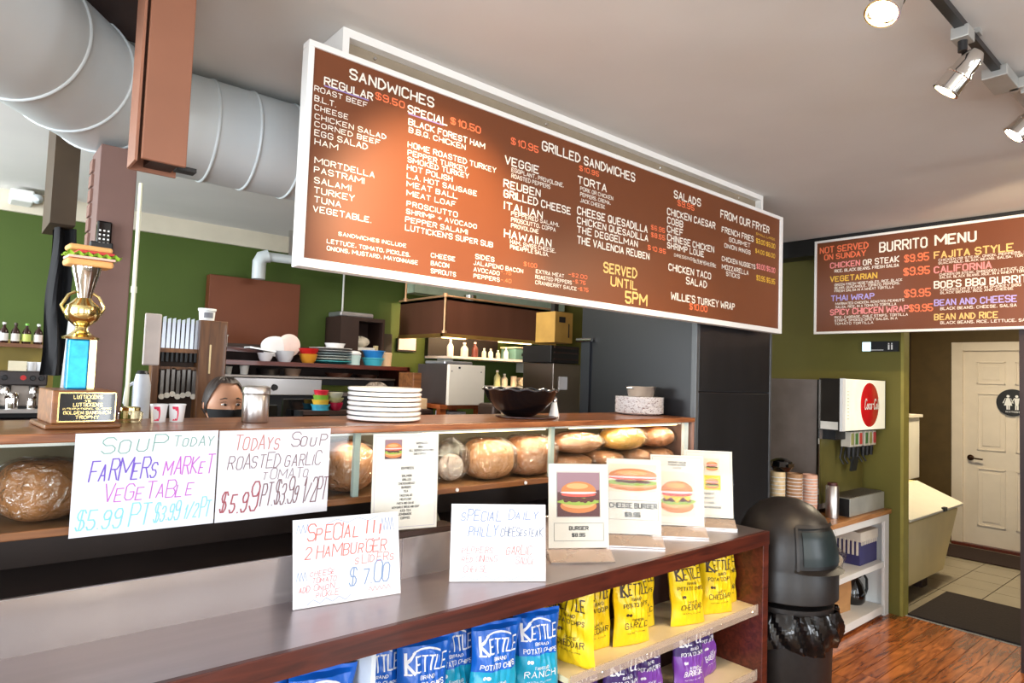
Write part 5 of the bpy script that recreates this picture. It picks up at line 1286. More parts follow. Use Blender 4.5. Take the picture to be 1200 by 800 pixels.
Bx('body', (1.50, 3.40, 1.15), (1.68, 3.54, 1.262), M('printer_grey', (206, 210, 214), .5), pr, bevel=.004); Bx('paper_slot', (1.53, 3.397, 1.235), (1.60, 3.4005, 1.252), black, pr); Bx('stand', (1.53, 3.42, .905), (1.65, 3.52, 1.15), black, pr)
Bx('table', (1.4, 3.39, 0), (1.7, 3.55, .904), steeld, pr)
# wooden boxes and red item beside the dish shelf
tag(Bx('wooden_box', (2.47, 3.95, 1.44), (2.64, 4.15, 1.56), wood_md, bevel=.004), 'brown wooden box at the right of the dish shelf, near the white freezer door', 'box')
tag(Bx('box_stand', (2.45, 4.0, .0), (2.68, 4.2, 1.439), darkb), 'dark stand under the brown wooden box', 'stand')
tag(MB(M('red_tin', (176, 20, 30), .4)).lathe([(.035, 0), (.035, .09), (.03, .1)], (2.66, 4.05, 1.4395+.0), 20).build('red_tin', smooth=40), 'red tin beside the brown wooden box', 'tin')
# second group: wall cabinet, ducts, panel
wc = thing('wall_cabinet', 'dark open wall cabinet with white boxes on the green back wall', 'cabinet', (2.57, 5.05, 1.7))
m_ = MB(darkb).box((2.36, 4.9, 1.68), (2.52, 5.19, 2.0)).box((2.52, 4.9, 1.68), (2.76, 5.19, 1.70)).box((2.52, 4.9, 1.97), (2.76, 5.19, 2.0)).box((2.74, 4.9, 1.7), (2.76, 5.19, 1.97)).box((2.52, 5.16, 1.7), (2.74, 5.19, 1.97)); m_.build('case', wc)
tag(Bx('cardboard_box', (2.53, 4.93, 1.7005), (2.69, 5.1, 1.755), white), 'white box lying in the wall cabinet', 'box')
tag(blobmesh('plastic_bag', None, (0, 0, 0), (.07, .06, .045), M('white_plastic'), 12), 'white crumpled bag on the box in the wall cabinet', 'bag').location = (2.6, 5.02, 1.757)
tag(MB(M('pale_yellow_tub', (230, 210, 160), .5)).lathe([(.02, 0), (.022, .075)], (2.715, 4.96, 1.7005), 16).build('bottle'), 'pale yellow bottle in the wall cabinet', 'bottle')
tag(Bx('foil_tray', (2.36, 4.92, 2.001), (2.66, 5.15, 2.04), M('foil', (186, 186, 190), .3, .8), bevel=.01), 'silver tray on top of the wall cabinet', 'tray')
tag(MB(white).cyl((2.5, 5.18, 2.05), (2.5, 5.18, 2.49), .008, n=10).build('pipe', smooth=40), 'thin white pipe down to the wall cabinet', 'pipe')
bp = thing('hood_panel', 'rust brown steel exhaust panel on the kitchen back wall', 'panel', (1.75, 5.1, 1.7))
Bx('panel', (1.40, 5.10, 1.70), (2.09, 5.19, 2.235), M('rust_brown_steel', (104, 52, 26), .45, .3, .12, 2), bp, bevel=.004)
Bx('lower_ledge', (1.40, 5.02, 1.69), (2.09, 5.19, 1.72), M('rust_ledge', (120, 80, 50), .5), bp)
ed = thing('exhaust_pipe', 'galvanised exhaust pipe bending along the ceiling above the brown panel', 'pipe', (1.9, 4.95, 2.2))
MB(duct).cyl((1.70, 4.95, 2.22), (1.70, 4.95, 2.36), .048, n=24).build('drop', ed, smooth=40)
MB(duct).tube([(1.70, 4.95, 2.34), (1.715, 4.94, 2.385), (1.76, 4.93, 2.40)], .05, 24).build('elbow', ed, smooth=40)
MB(duct).tube([(1.74, 4.93, 2.395), (2.75, 4.75, 2.385)], .035, 20).build('run', ed, smooth=40)
Bx('hanger', (1.9, 4.9, 2.42), (1.93, 4.92, CZ-.001), chrome, ed)
MB(duct).lathe([(.042, 0), (.042, .03)], (2.7, 4.76, 2.385), 20, axis=(1, -.18, 0)).build('coupling', ed, smooth=40)
# hood
hd = thing('exhaust_hood', 'long brown steel exhaust hood with lit lower rim and pipes on its edge', 'hood', (3.65, 4.7, 1.88))
HX0, HX1, HY0, HY1, HZ0, HZ1 = 3.02, 4.28, 4.4, 5.1, 1.89, 2.185
m_ = MB(hoodm); m_.box((HX0, HY0, HZ0), (HX1, HY0+.02, HZ1)).box((HX0, HY0, HZ0), (HX0+.02, HY1, HZ1)).box((HX1-.02, HY0, HZ0), (HX1, HY1, HZ1)).box((HX0, HY0, HZ1-.02), (HX1, HY1, HZ1)); m_.build('shell', hd)
m_ = MB(M('hood_rim_brass', (214, 170, 96), .3, .8)); m_.box((HX0-.01, HY0-.012, HZ0-.03), (HX1+.01, HY0+.03, HZ0)).box((HX0-.01, HY0, HZ0-.03), (HX0+.03, HY1, HZ0)); m_.build('lower_rim', hd)
cop = M('copper_pipe', (206, 160, 120), .35, .5)
MB(cop).tube([(HX0-.01, HY1, HZ1+.01), (HX0-.01, HY0-.02, HZ1+.01), (HX1, HY0-.02, HZ1+.01)], .009, 8).build('top_pipe', hd, smooth=40)
MB(cop).cyl((HX0-.012, HY0-.022, HZ0), (HX0-.012, HY0-.022, HZ1+.02), .01, n=10).lathe([(.022, 0), (.022, .02)], (HX0-.012, HY0-.022, HZ0), 14).lathe([(.024, 0), (.02, .03)], (HX0-.012, HY0-.022, HZ1), 14).build('corner_pipe', hd, smooth=40)
MB(cop).cyl((HX0-.01, HY1-.1, HZ1+.01), (HX0-.01, HY1-.1, CZ), .009, n=10).lathe([(.022, 0), (.02, .03)], (HX0-.01, HY1-.1, HZ1), 14).build('hanger_pipe', hd, smooth=40)
MB(chrome).lathe([(.06, 0), (.06, .07)], (3.42, 4.6, HZ1), 20).build('flue_collar', hd, smooth=40)
for xx in (3.3, 3.9):
    MB(M('hood_lamp', (255, 214, 150), .4, emit=9)).lathe([(.05, 0), (.04, .02)], (xx, 4.7, HZ1-.06), 16).build('lamp', hd)
    point('hood_light', (xx, 4.6, HZ1-.12), 16, (1, .72, .4), .05)
ob = thing('roof_unit', 'pale green-grey painted beam above the exhaust hood', 'beam', (3.9, 5.0, 2.3))
Bx('beam', (3.1, 5.0, 2.28), (5.0, 5.16, 2.45), M('pale_green_beam', (170, 184, 160), .6), ob)
for x0_, x1_ in ((3.02, 3.24), (3.62, 3.98)): Bx('rim_glow', (x0_, HY0-.008, HZ0-.038), (x1_, HY0+.03, HZ0-.03), M('rim_glow', (255, 220, 150), .4, emit=5), hd)  # added glowing strips imitate the warm bright edge under the hood
# shelves behind the hood
rk = thing('wall_rack', 'two white wall shelves under the exhaust hood', 'shelf', (3.9, 5.0, 1.46))
Bx('upper_shelf', (3.36, 4.75, 1.70), (4.62, 5.19, 1.722), white, rk); Bx('lower_shelf', (3.9, 4.75, 1.44), (4.62, 5.19, 1.46), white, rk)
for xx in (3.5, 4.5): Bx('bracket', (xx, 4.95, 1.6), (xx+.015, 5.19, 1.70), white, rk)
dkp = tag(Bx('notice_board', (3.36, 5.14, 1.72), (4.2, 5.199, 1.93), black), 'black backing panel behind the bottles on the wall shelf', 'panel')
def bottle(x, y, z, r, h, m, lbl, grp, capm=None, nm='bottle', cat='bottle'):
    t_ = thing(nm, lbl, cat, (x, y, z), 0, grp)
    MB(m).lathe([(r*.9, 0), (r, h*.05), (r, h*.55), (r*.8, h*.66), (r*.35, h*.78), (r*.35, h*.92)], (0, 0, 0), 18).build('body', t_, world=False, smooth=40)
    MB(capm or white).lathe([(r*.42, h*.9), (r*.42, h), (0, h*1.01)], (0, 0, 0), 14, caps=False).build('cap', t_, world=False, smooth=40)
    return t_
gbt = 'bottles on the shelf under the hood'
for x, r, h, c, l_ in ((3.40, .03, .15, (226, 220, 210), 'white squeeze bottle, leftmost on the shelf under the hood'), (3.56, .035, .13, (200, 196, 190), 'grey white bottle, second on the shelf under the hood'), (3.68, .03, .14, (90, 40, 36), 'dark red bottle on the shelf under the hood'), (3.79, .022, .09, (190, 186, 180), 'small grey bottle on the shelf under the hood'), (3.87, .024, .09, (216, 210, 200), 'small white bottle on the shelf under the hood'), (3.96, .022, .08, (150, 150, 150), 'small smoke grey bottle on the shelf under the hood'), (4.06, .025, .11, (220, 220, 216), 'white bottle beside the first teal bin')):
    bottle(x, 4.84, 1.7225, r, h, M('btl_%d' % int(x*100), c, .35), l_, gbt)
teal = M('teal_bin', (92, 136, 134), .35, alpha=.9)
for i, (x0, x1) in enumerate(((4.12, 4.36), (4.39, 4.62))):
    t_ = thing('storage_bin', ('translucent teal storage bin on the shelf under the hood, left of two', 'translucent teal storage bin on the shelf under the hood, right of two')[i], 'bin', ((x0+x1)/2, 4.88, 1.7225))
    m_ = MB(teal); m_.box((x0, 4.77, 1.7225), (x1, 4.99, 1.83)); m_.build('tub', t_, bevel=.01)
    Bx('lid', (x0-.008, 4.765, 1.83), (x1+.008, 4.995, 1.845), M('bin_lid2', (206, 200, 180), .5), t_, bevel=.004)
    Bx('grip', (x0+.08, 4.762, 1.76), (x1-.08, 4.77, 1.785), black, t_)
for k, (x, h, c, l_) in enumerate(((3.97, .15, (196, 204, 150), 'pale green bottle on the lower wall shelf'), (4.06, .12, (226, 220, 200), 'cream bottle on the lower wall shelf'))): bottle(x, 4.85, 1.4605, .032, h, M('lbt_%d' % k, c, .4), l_, 'bottles on the lower wall shelf')
for k, (x, l_) in enumerate(((4.17, 'paper towel roll standing at the left of the lower wall shelf'), (4.25, 'paper roll end with dark core facing forward'))):
    t_ = thing('paper_roll', l_, 'paper roll', (x, 4.84, 1.4605))
    if k == 0: MB(M('roll_paper', (226, 214, 190), .8)).lathe([(.03, 0), (.03, .1)], (0, 0, 0), 24).build('roll', t_, world=False, smooth=40)
    else:
        MB(M('roll_paper')).lathe([(.045, 0), (.045, .09)], (.03, -.04, .046), 28, axis=(0, 1, 0)).build('roll', t_, world=False, smooth=40); MB(black).lathe([(.014, 0), (.014, .002)], (.03, -.042, .046), 16, axis=(0, 1, 0)).build('core', t_, world=False)
for k in range(5):
    a = [(4.40, 4.84, 1.4605), (4.50, 4.86, 1.4605), (4.44, 4.82, 1.53), (4.56, 4.84, 1.4605), (4.50, 4.84, 1.55)][k]
    o = blobmesh('plastic_bag', None, (0, 0, 0), (.06, .06, .045), M('white_plastic'), 30+k, .1); o.location = a
    tag(o, ['white bagged bundle, left of the heap on the lower wall shelf', 'white bagged bundle at the middle bottom of the heap', 'white bagged bundle upper left of the heap', 'white bagged bundle, right of the heap', 'white bagged bundle on top of the heap'][k], 'bag', 'white bundles on the lower wall shelf')
tag(Bx('notice_card', (3.05, 5.17, 1.75), (3.25, 5.198, 1.87), black), 'black clipboard hung on the green wall', 'clipboard')
tag(Bx('clip_paper', (3.06, 5.164, 1.765), (3.24, 5.1695, 1.875), paper), 'white sheet on the black clipboard', 'paper')
kdoor = struct(Bx('door_2', (2.80, 5.185, 0), (3.0, 5.199, 1.9), black))
# white freezer
fz = thing('small_freezer', 'small dark freezer with a white door standing on a wooden stand', 'freezer', (2.65, 3.85, 1.0))
Bx('body', (2.535, 3.63, 1.352), (2.84, 4.0, 1.625), M('freezer_dark', (58, 50, 48), .4), fz, bevel=.004)
Bx('door', (2.53, 3.60, 1.35), (2.835, 3.63, 1.625), M('freezer_white', (226, 218, 206), .4, var=.02), fz, bevel=.004)
for xx in (2.55, 2.80): MB(black).lathe([(.004, 0), (.004, .003)], (xx, 3.60, 1.58), 10, axis=(0, -1, 0)).build('screw', fz)
Bx('badge', (2.605, 3.597, 1.598), (2.62, 3.6005, 1.61), black, fz)
st = thing('wooden_stand', 'reddish wooden stand under the small white door freezer', 'stand', (2.65, 3.8, .905))
orw = woodmat('orange_wood', (140, 66, 26), (180, 96, 44), .5)
Bx('top_board', (2.48, 3.62, 1.325), (2.86, 4.0, 1.35), orw, st)
for xx in (2.49, 2.80):
    for yy in (3.63, 3.93): Bx('leg', (xx, yy, .905), (xx+.045, yy+.045, 1.325), orw, st)
tag(Bx('tissue_box', (2.60, 3.68, .905), (2.74, 3.85, 1.30), M('pale_box', (206, 206, 208), .6)), 'pale box inside the wooden stand', 'box')
tag(Bx('foil_sheet', (2.56, 3.70, 1.626), (2.8, 3.95, 1.65), M('foil'), bevel=.008), 'crumpled silver foil trays on the small freezer', 'tray')
wbk = thing('woven_basket', 'cream handled basket left of the small freezer', 'basket', (2.36, 3.75, .905))
Bx('basket_body', (2.29, 3.7, 1.32), (2.43, 3.8, 1.39), M('basket_cream', (222, 190, 150), .7), wbk, bevel=.004)
MB(M('basket_cream')).tube([(2.31, 3.75, 1.385), (2.33, 3.75, 1.43), (2.39, 3.75, 1.43), (2.41, 3.75, 1.385)], .006, 8).build('handle', wbk, smooth=40)
Bx('riser', (2.27, 3.69, .905), (2.45, 3.82, 1.32), darkb, wbk)
# chair-like slicer guard behind bowl, whisk
cg = thing('bent_handle', 'pale curved handle of a slicer behind the black bowl', 'slicer', (2.9, 3.3, 1.2))
MB(M('pale_handle', (226, 196, 160), .4)).tube([(2.60, 3.2, 1.42), (2.64, 3.2, 1.40), (2.67, 3.2, 1.33), (2.68, 3.2, 1.2)], .008, 8).build('curved_bar', cg, smooth=40)
Bx('slicer_body', (2.62, 3.22, .905), (2.82, 3.4, 1.38), M('slicer_brown', (66, 50, 42), .35, .5), cg, bevel=.02)
tag(Bx('slicer_table', (2.5, 3.1, 0), (2.845, 3.5, .9), steeld), 'steel table carrying the slicer', 'table')
# steel cabinet and yellow box at the right
scb = thing('steel_locker', 'grey steel cabinet with a taped paper beside the black cooler', 'cabinet', (3.65, 3.75, 0))
Bx('body', (3.50, 3.6, 0), (3.80, 3.95, 1.67), steeld, scb, bevel=.004)
Bx('taped_paper', (3.56, 3.594, 1.47), (3.65, 3.599, 1.57), paper, scb)
Bx('top_unit', (3.49, 3.62, 1.675), (3.80, 3.95, 1.81), black, scb, bevel=.004)
for zz in (1.70, 1.75, 1.79): Bx('vent_slat', (3.52, 3.61, zz), (3.79, 3.62, zz+.012), darkb, scb)
yb = thing('electrical_box', 'yellow wooden box mounted high beside the black cooler', 'box', (3.33, 3.4, 1.8))
yw = M('yellow_box', (192, 148, 70), .6)
Bx('body', (3.21, 3.3, 1.81), (3.39, 3.5, 2.03), yw, yb, bevel=.003)
Bx('dark_plate', (3.25, 3.296, 1.955), (3.31, 3.3005, 1.995), black, yb); Bx('slot', (3.345, 3.296, 1.85), (3.352, 3.3005, 1.95), black, yb)
Bx('hanging_bracket', (3.28, 3.38, 2.03), (3.32, 3.42, CZ-.001), black, yb)
# coffee corner at the far left
cw = thing('bottle_shelf', 'brown wall shelf with syrup bottles at the far left', 'shelf', (.1, 4.25, 1.62))
Bx('board', (-.5, 4.12, 1.618), (.402, 4.35, 1.636), wood_md, cw); Bx('bracket', (.385, 4.14, 1.636), (.398, 4.3, 1.655), chrome, cw)
Bx('wall_support', (-.5, 4.35, 1.3), (.42, 4.40, 1.66), M('coffee_wall', (150, 130, 60), .6), cw)
bt = [(.185, (236, 232, 226), (240, 240, 236), 'syrup bottle with white label, leftmost in view on the brown shelf'), (.232, (226, 222, 214), (60, 30, 20), 'syrup bottle with pale label, second from left'), (.278, (200, 216, 110), (120, 190, 70), 'syrup bottle with green label and green cap'), (.327, (232, 226, 220), (244, 244, 240), 'syrup bottle with a white cap and label, second from right'), (.372, (226, 120, 130), (60, 30, 20), 'short syrup bottle with a pink label at the right end')]
for i, (x, c, cp_, l_) in enumerate(bt):
    t_ = bottle(x, 4.18, 1.6365, .019, .105 if i < 4 else .085, M('syrup_dark', (52, 26, 20), .15), l_, 'syrup bottles on the brown shelf', M('cap_%d' % i, cp_, .4))
    MB(M('syrup_label_%d' % i, c, .5)).lathe([(.0196, .012), (.0196, .05)], (0, 0, 0), 20, caps=False).build('paper_label', t_, world=False, smooth=40)
for x in (): bottle(x, 4.18, 1.6365, .019, .105, M('syrup_dark'), 'dark syrup bottle further left on the brown shelf, outside the picture edge', 'syrup bottles on the brown shelf')
ec = thing('espresso_machine', 'steel and black espresso machine at the far left edge', 'coffee machine', (.2, 4.1, 1.27))
Bx('upper_body', (-.2, 3.95, 1.43), (.36, 4.10, 1.50), M('machine_grey', (66, 60, 60), .35, .5), ec, bevel=.006)
Bx('lower_body', (-.2, 3.95, 1.27), (.36, 4.10, 1.33), black, ec, bevel=.006); Bx('back_body', (-.2, 4.03, 1.33), (.36, 4.10, 1.43), steeld, ec)
Bx('drip_plate', (-.2, 3.9, 1.30), (.37, 4.10, 1.318), steel, ec)
for x in (.20, .31): 
    g_ = MB(chrome).lathe([(.022, 0), (.022, .03), (.016, .04)], (x, 3.99, 1.392), 20).build('group_head', ec, smooth=40)
    MB(chrome).tube([(x, 3.97, 1.385), (x, 3.90, 1.375)], .007, 8).build('portafilter', g_, smooth=40)
MB(M('red_badge', (200, 30, 30), .4)).lathe([(.012, 0), (.012, .003)], (.262, 3.948, 1.468), 16, axis=(0, -1, 0)).build('badge', ec)
for x in (.19, .30, .335): MB(black).lathe([(.013, 0), (.01, .012)], (x, 3.948, 1.467), 16, axis=(0, -1, 0)).build('dial', ec)
for i, (x, r, h) in enumerate(((.225, .028, .075), (.30, .02, .05))):
    tag(MB(chrome).lathe([(r, 0), (r*1.02, h*.6), (r*.85, h), (r*.8, h), (r*.9, h*.5), (0, .004)], (x, 3.955, 1.3185), 24, caps=False).build('milk_jug', smooth=40), ('steel milk jug under the espresso machine spout', 'small steel jug at the right of the espresso machine')[i], 'jug')
tag(Bx('coffee_counter', (-.9, 3.85, 0), (.42, 4.12, 1.269), darkb), 'dark counter under the espresso machine', 'counter')
for i, x in enumerate((.25, .30, .335)):
    t_ = thing('coffee_mug', ('white mug on the espresso machine, left of three', 'white mug on the espresso machine, middle of three', 'white mug on the espresso machine, right of three')[i], 'mug', (x, 4.05, 1.5005), 0, 'white mugs on the espresso machine')
    MB(china).lathe([(.018, 0), (.021, .045), (.019, .045), (.017, .004)], (0, 0, 0), 20).build('body', t_, world=False, smooth=40); MB(china).tube([(.02, 0, .035), (.034, 0, .03), (.034, 0, .015), (.02, 0, .01)], .003, 6).build('handle', t_, world=False, smooth=40)
tag(Bx('price_card', (.2, 3.94, 1.5005), (.272, 3.946, 1.548), M('cream_card', (240, 230, 200), .6)), 'cream card standing on the espresso machine', 'card')
jk = tag(MB(M('black_cloth', (18, 17, 20), .9, bump=.4)).grid(lambda u, v: (.262+.07*u+.004*math.sin(9*v)-.012*(1-v)*(u < .3), 3.05+.03*math.sin(u*9+v*3), 1.5+.57*v), 14, 20).grid(lambda u, v: (.262+.07*u+.004*math.sin(9*v), 3.11+.02*math.sin(u*9), 1.5+.57*v), 14, 20).build('black_jacket', smooth=40), 'black jacket hanging behind the left side of the column', 'jacket')
tag(MB(china).box((.2705, 2.535, 1.386), (.3005, 2.55, 1.75), rot=Matrix.Rotation(.04, 3, 'Y')).build('white_board'), 'white panel leaning against the left side of the column', 'board')
cmr = thing('ceiling_speaker_box', 'white boxed fitting with a grey lens on the far cream trim', 'camera', (.28, 5.0, 2.52))
Bx('housing', (.20, 4.98, 2.525), (.32, 5.16, 2.60), white, cmr, bevel=.01); MB(duct).lathe([(.028, 0), (.03, .02), (.0, .045)], (.33, 5.0, 2.56), 20, axis=(.3, -1, -.4), caps=False).build('lens', cmr, smooth=40)

# ================================================================ PEOPLE
skin = M('skin', (206, 150, 118), .5, var=.05); hair = M('dark_hair', (44, 28, 20), .55, var=.3, scale=60, stretch=(1, 1, .1)); shirt_m = M('black_shirt', (26, 25, 28), .85, var=.1)
def person(lbl, x, y, rz, H, hairm, mask, seated=False):
    t_ = thing('person', lbl, 'person', (x, y, 0), rz)
    k = H/1.62
    # one continuous skinned body
    V = []; E_ = []; Rr_ = []
    def add(p, r, par=None):
        V.append(Vector(p)*k); Rr_.append(r*k)
        if par is not None: E_.append((par, len(V)-1))
        return len(V)-1
    pelvis = add((0, 0, .88), .125); ab = add((0, -.005, 1.02), .12, pelvis); chest = add((0, 0, 1.20), .13, ab); sh = add((0, .01, 1.32), .09, chest); nk = add((0, .01, 1.385), .05, sh); nt_ = add((0, .0, 1.46), .048, nk)
    for s in (-1, 1):
        a = add((s*.09, 0, .82), .09, pelvis); b = add((s*.10, -.01, .47), .058, a); c = add((s*.10, .01, .09), .04, b); e = add((s*.105, -.12, .035), .035, c)
        a = add((s*.15, .01, 1.31), .055, sh); b = add((s*.2, .02, 1.05), .04, a); c = add((s*.17, -.19, 1.0), .032, b); h0 = add((s*.16, -.25, 1.0), .03, c)
        for q in range(4):
            f0 = add((s*(.135+.016*q), -.30, 1.0), .0085, h0); f1 = add((s*(.135+.016*q), -.33-.004*(q in (1, 2)), .992), .008, f0); add((s*(.135+.016*q), -.345-.006*(q in (1, 2)), .975), .0075, f1)
        f0 = add((s*.125, -.265, .995), .009, h0); add((s*.108, -.29, .985), .008, f0)
    me = bpy.data.meshes.new('body'); me.from_pydata(V, E_, []); 
    o = bpy.data.objects.new('body_tmp', me); COL.objects.link(o)
    md = o.modifiers.new('skin', 'SKIN'); sd_ = o.modifiers.new('sub', 'SUBSURF'); sd_.levels = 1; sd_.render_levels = 1
    if not me.skin_vertices:
        bm = bmesh.new(); bm.from_mesh(me); bm.verts.layers.skin.verify(); bm.to_mesh(me); bm.free()
    for i, sv in enumerate(me.skin_vertices[0].data):
        sv.radius = (Rr_[i], Rr_[i]*(.72 if i in (0, 1, 2, 3) else 1)); sv.use_root = (i == 0)
    dg = bpy.context.evaluated_depsgraph_get(); dg.update()
    ev = o.evaluated_get(dg); m2 = bpy.data.meshes.new_from_object(ev)
    bpy.data.objects.remove(o)
    # head joined onto the same mesh
    hb = MB(skin)
    hw, hd_, hh = .073*k*1.2, .093*k*1.1, .118*k*1.1; hc = Vector((0, -.012, 1.515))*k
    def head(u, v, g=0):
        a = u*2*PI; b = v*PI; sx_, cy_ = math.sin(a), -math.cos(a); sb = math.sin(b); cz = math.cos(b)
        sq = sb**.8; X = hw*sq*sx_; Y = hd_*sq*cy_; Z = hh*cz*(.97 if cz > 0 else 1)
        jaw = max(0, -cz); X *= 1-.32*jaw; 
        if cy_ > 0: Y *= 1-.25*jaw
        front = max(0, -cy_)*sb
        if front > .3:
            Y -= .020*k*math.exp(-(sx_*sb/.16)**2)*math.exp(-((cz+.18)/.16)**2)   # nose
            Y -= .004*k*math.exp(-((cz-.2)/.08)**2)*front                       # brow
            Y += .007*k*(math.exp(-((sx_*sb-.42)/.16)**2)+math.exp(-((sx_*sb+.42)/.16)**2))*math.exp(-((cz-.03)/.09)**2)
            Y -= .006*k*math.exp(-(sx_*sb/.3)**2)*(math.exp(-((cz+.48)/.05)**2)+math.exp(-((cz+.58)/.05)**2))
            Y -= .006*k*math.exp(-(sx_*sb/.3)**2)*math.exp(-((cz+.85)/.12)**2)
        return hc+Vector((X*(1+g), Y*(1+g), Z*(1+g)))
    hb.grid(head, 48, 36, wu=True)
    for s in (-1, 1):
        hb.lathe([(0, -.004), (.017, -.003), (.019, 0), (.014, .004), (.008, .001), (0, .0)], hc+Vector((s*hw*1.0, .01*k, -.004*k)), 14, axis=(s, .4, 0), caps=False)
    bm = bmesh.new(); bm.from_mesh(m2)
    vs = [bm.verts.new(v) for v in hb.v]
    for f in hb.f:
        try: bm.faces.new([vs[i] for i in f])
        except ValueError: pass
    bm.to_mesh(m2); bm.free()
    m2.materials.clear(); m2.materials.append(skin); m2.polygons.foreach_set('use_smooth', [True]*len(m2.polygons)); m2.name = 'body'
    bo_ = bpy.data.objects.new('body', m2); COL.objects.link(bo_); bo_.parent = t_
    # clothing
    sh_ = MB(shirt_m)
    sh_.grid(lambda u, v: ((.175-.03*v+.02*math.sin(v*PI))*k*math.sin(u*2*PI), (.125-.02*v)*k*-math.cos(u*2*PI), (.80+.50*v)*k), 32, 14, wu=True)
    sh_.grid(lambda u, v: ((.145-.09*v)*k*math.sin(u*2*PI), .005*k+(.105-.05*v)*k*-math.cos(u*2*PI), (1.30+.10*v)*k), 32, 5, wu=True)
    for s in (-1, 1): sh_.tube([Vector((s*.12, .01, 1.32))*k, Vector((s*.165, .012, 1.28))*k, Vector((s*.205, .02, 1.05))*k, Vector((s*.195, -.05, 1.03))*k], [.062*k, .064*k, .052*k, .045*k], 16)
    sh_.build('shirt', t_, world=False, smooth=50)
    pn_ = MB(M('dark_trousers', (34, 34, 42), .85))
    pn_.grid(lambda u, v: ((.165+.01*v)*k*math.sin(u*2*PI), (.12)*k*-math.cos(u*2*PI), (.76+.12*v)*k), 28, 3, wu=True)
    for s in (-1, 1): pn_.tube([Vector((s*.09, 0, .85))*k, Vector((s*.1, -.01, .47))*k, Vector((s*.1, .01, .08))*k], [.105*k, .072*k, .06*k], 16)
    pn_.build('trousers', t_, world=False, smooth=50)
    sho = MB(black)
    for s in (-1, 1): sho.box((s*.105*k-.05, -.17*k, 0), (s*.105*k+.05, .07*k, .075))
    sho.build('shoes', t_, world=False, bevel=.02)
    # hair swept back with a bun
    def hf_(u, v):
        a = u*2*PI; p = head(u, v*.60, .07); cy_ = -math.cos(a); fr_ = max(0, -cy_)
        return p
    hm = MB(hairm)
    def hair_f(u, v):
        a = u*2*PI; front = max(0, math.cos(a)); vmax = .60-.38*min(1, front*1.3)**1.2 if front > 0 else .60
        side = abs(math.sin(a)); vmax = max(vmax, .20)
        q = head(u, v*vmax, .075)
        q.z += .004*math.sin(38*u*2*PI/2)*math.sin(v*PI)
        return q
    hm.grid(hair_f, 64, 16, wu=True)
    hm.build('hair', t_, world=False, smooth=60)
    MB(hairm).lathe([(0, -.035), (.03, -.028), (.042, 0), (.03, .028), (0, .035)], hc+Vector((-.01, .115, .03))*k, 18, axis=(0, 1, .3), caps=False).build('hair_bun', t_, world=False, smooth=60)
    # eyes and brows
    for s in (-1, 1):
        ex = s*.031*k
        ep = hc+Vector((ex, -hd_*.905, .003*k))
        e_ = MB(M('eye_white', (232, 224, 216), .2), M('iris', (48, 28, 18), .2))
        e_.grid(lambda u, v: ep+Vector((.0145*k*math.sin(v*PI)*math.cos(u*2*PI), .010*k*math.cos(v*PI), .0060*k*math.sin(v*PI)*math.sin(u*2*PI))), 20, 10, wu=True)
        e_.lathe([(.0068*k, 0), (.0068*k, .0015), (0, .002)], ep+Vector((.001, -.0092*k, 0)), 16, 1, (0, -1, 0))
        e_.build('eye', t_, world=False, smooth=50)
        MB(hair).tube([ep+Vector((-.017*k, .000, .0095*k)), ep+Vector((-.006*k, -.005, .0125*k)), ep+Vector((.006*k, -.005, .0125*k)), ep+Vector((.017*k, .000, .0085*k))], .0013*k, 6).build('eyelash', t_, world=False, smooth=50)
        MB(hair).tube([ep+Vector((-s*.019*k, -.003, .026*k)), ep+Vector((0, -.006, .031*k)), ep+Vector((s*.02*k, .006, .024*k))], [.0022*k, .003*k, .0014*k], 6).build('eyebrow', t_, world=False, smooth=50)
    MB(M('lips', (176, 92, 84), .4)).tube([hc+Vector((-.022*k, -hd_*.80, -.062*k)), hc+Vector((0, -hd_*.90, -.060*k)), hc+Vector((.022*k, -hd_*.80, -.062*k))], .0045*k, 8).build('mouth', t_, world=False, smooth=50)
    if mask:
        mk = MB(M('mask_black', (16, 16, 18), .8, bump=.2))
        mk.grid(lambda u, v: (lambda p: p+Vector((0, -.008*k*(1-abs(2*u-1)**2), 0)))(head((u-.5)*.44, .545+.34*v, .07)), 24, 10)
        mo = mk.build('face_mask', t_, world=False, smooth=50)
        for s in (-1, 1): MB(M('mask_black')).tube([head(.5+s*.5-.0 if False else (s*.21) % 1, .57, .075), hc+Vector((s*hw*1.12, .012*k, .012*k))], .0018, 6).tube([head((s*.21) % 1, .8, .075), hc+Vector((s*hw*1.12, .012*k, -.02*k))], .0018, 6).build('ear_loop', mo, world=False)
    return t_
person('woman with dark swept-back hair wearing a black face mask, looking over the pass', .93, 3.08, math.radians(4), 1.485, hair, True)
person('person behind the thick white plates with only greying dark hair and forehead in view', 1.765, 3.20, math.radians(-20), 1.475, M('grey_brown_hair', (96, 84, 74), .6, var=.4, scale=80), True)

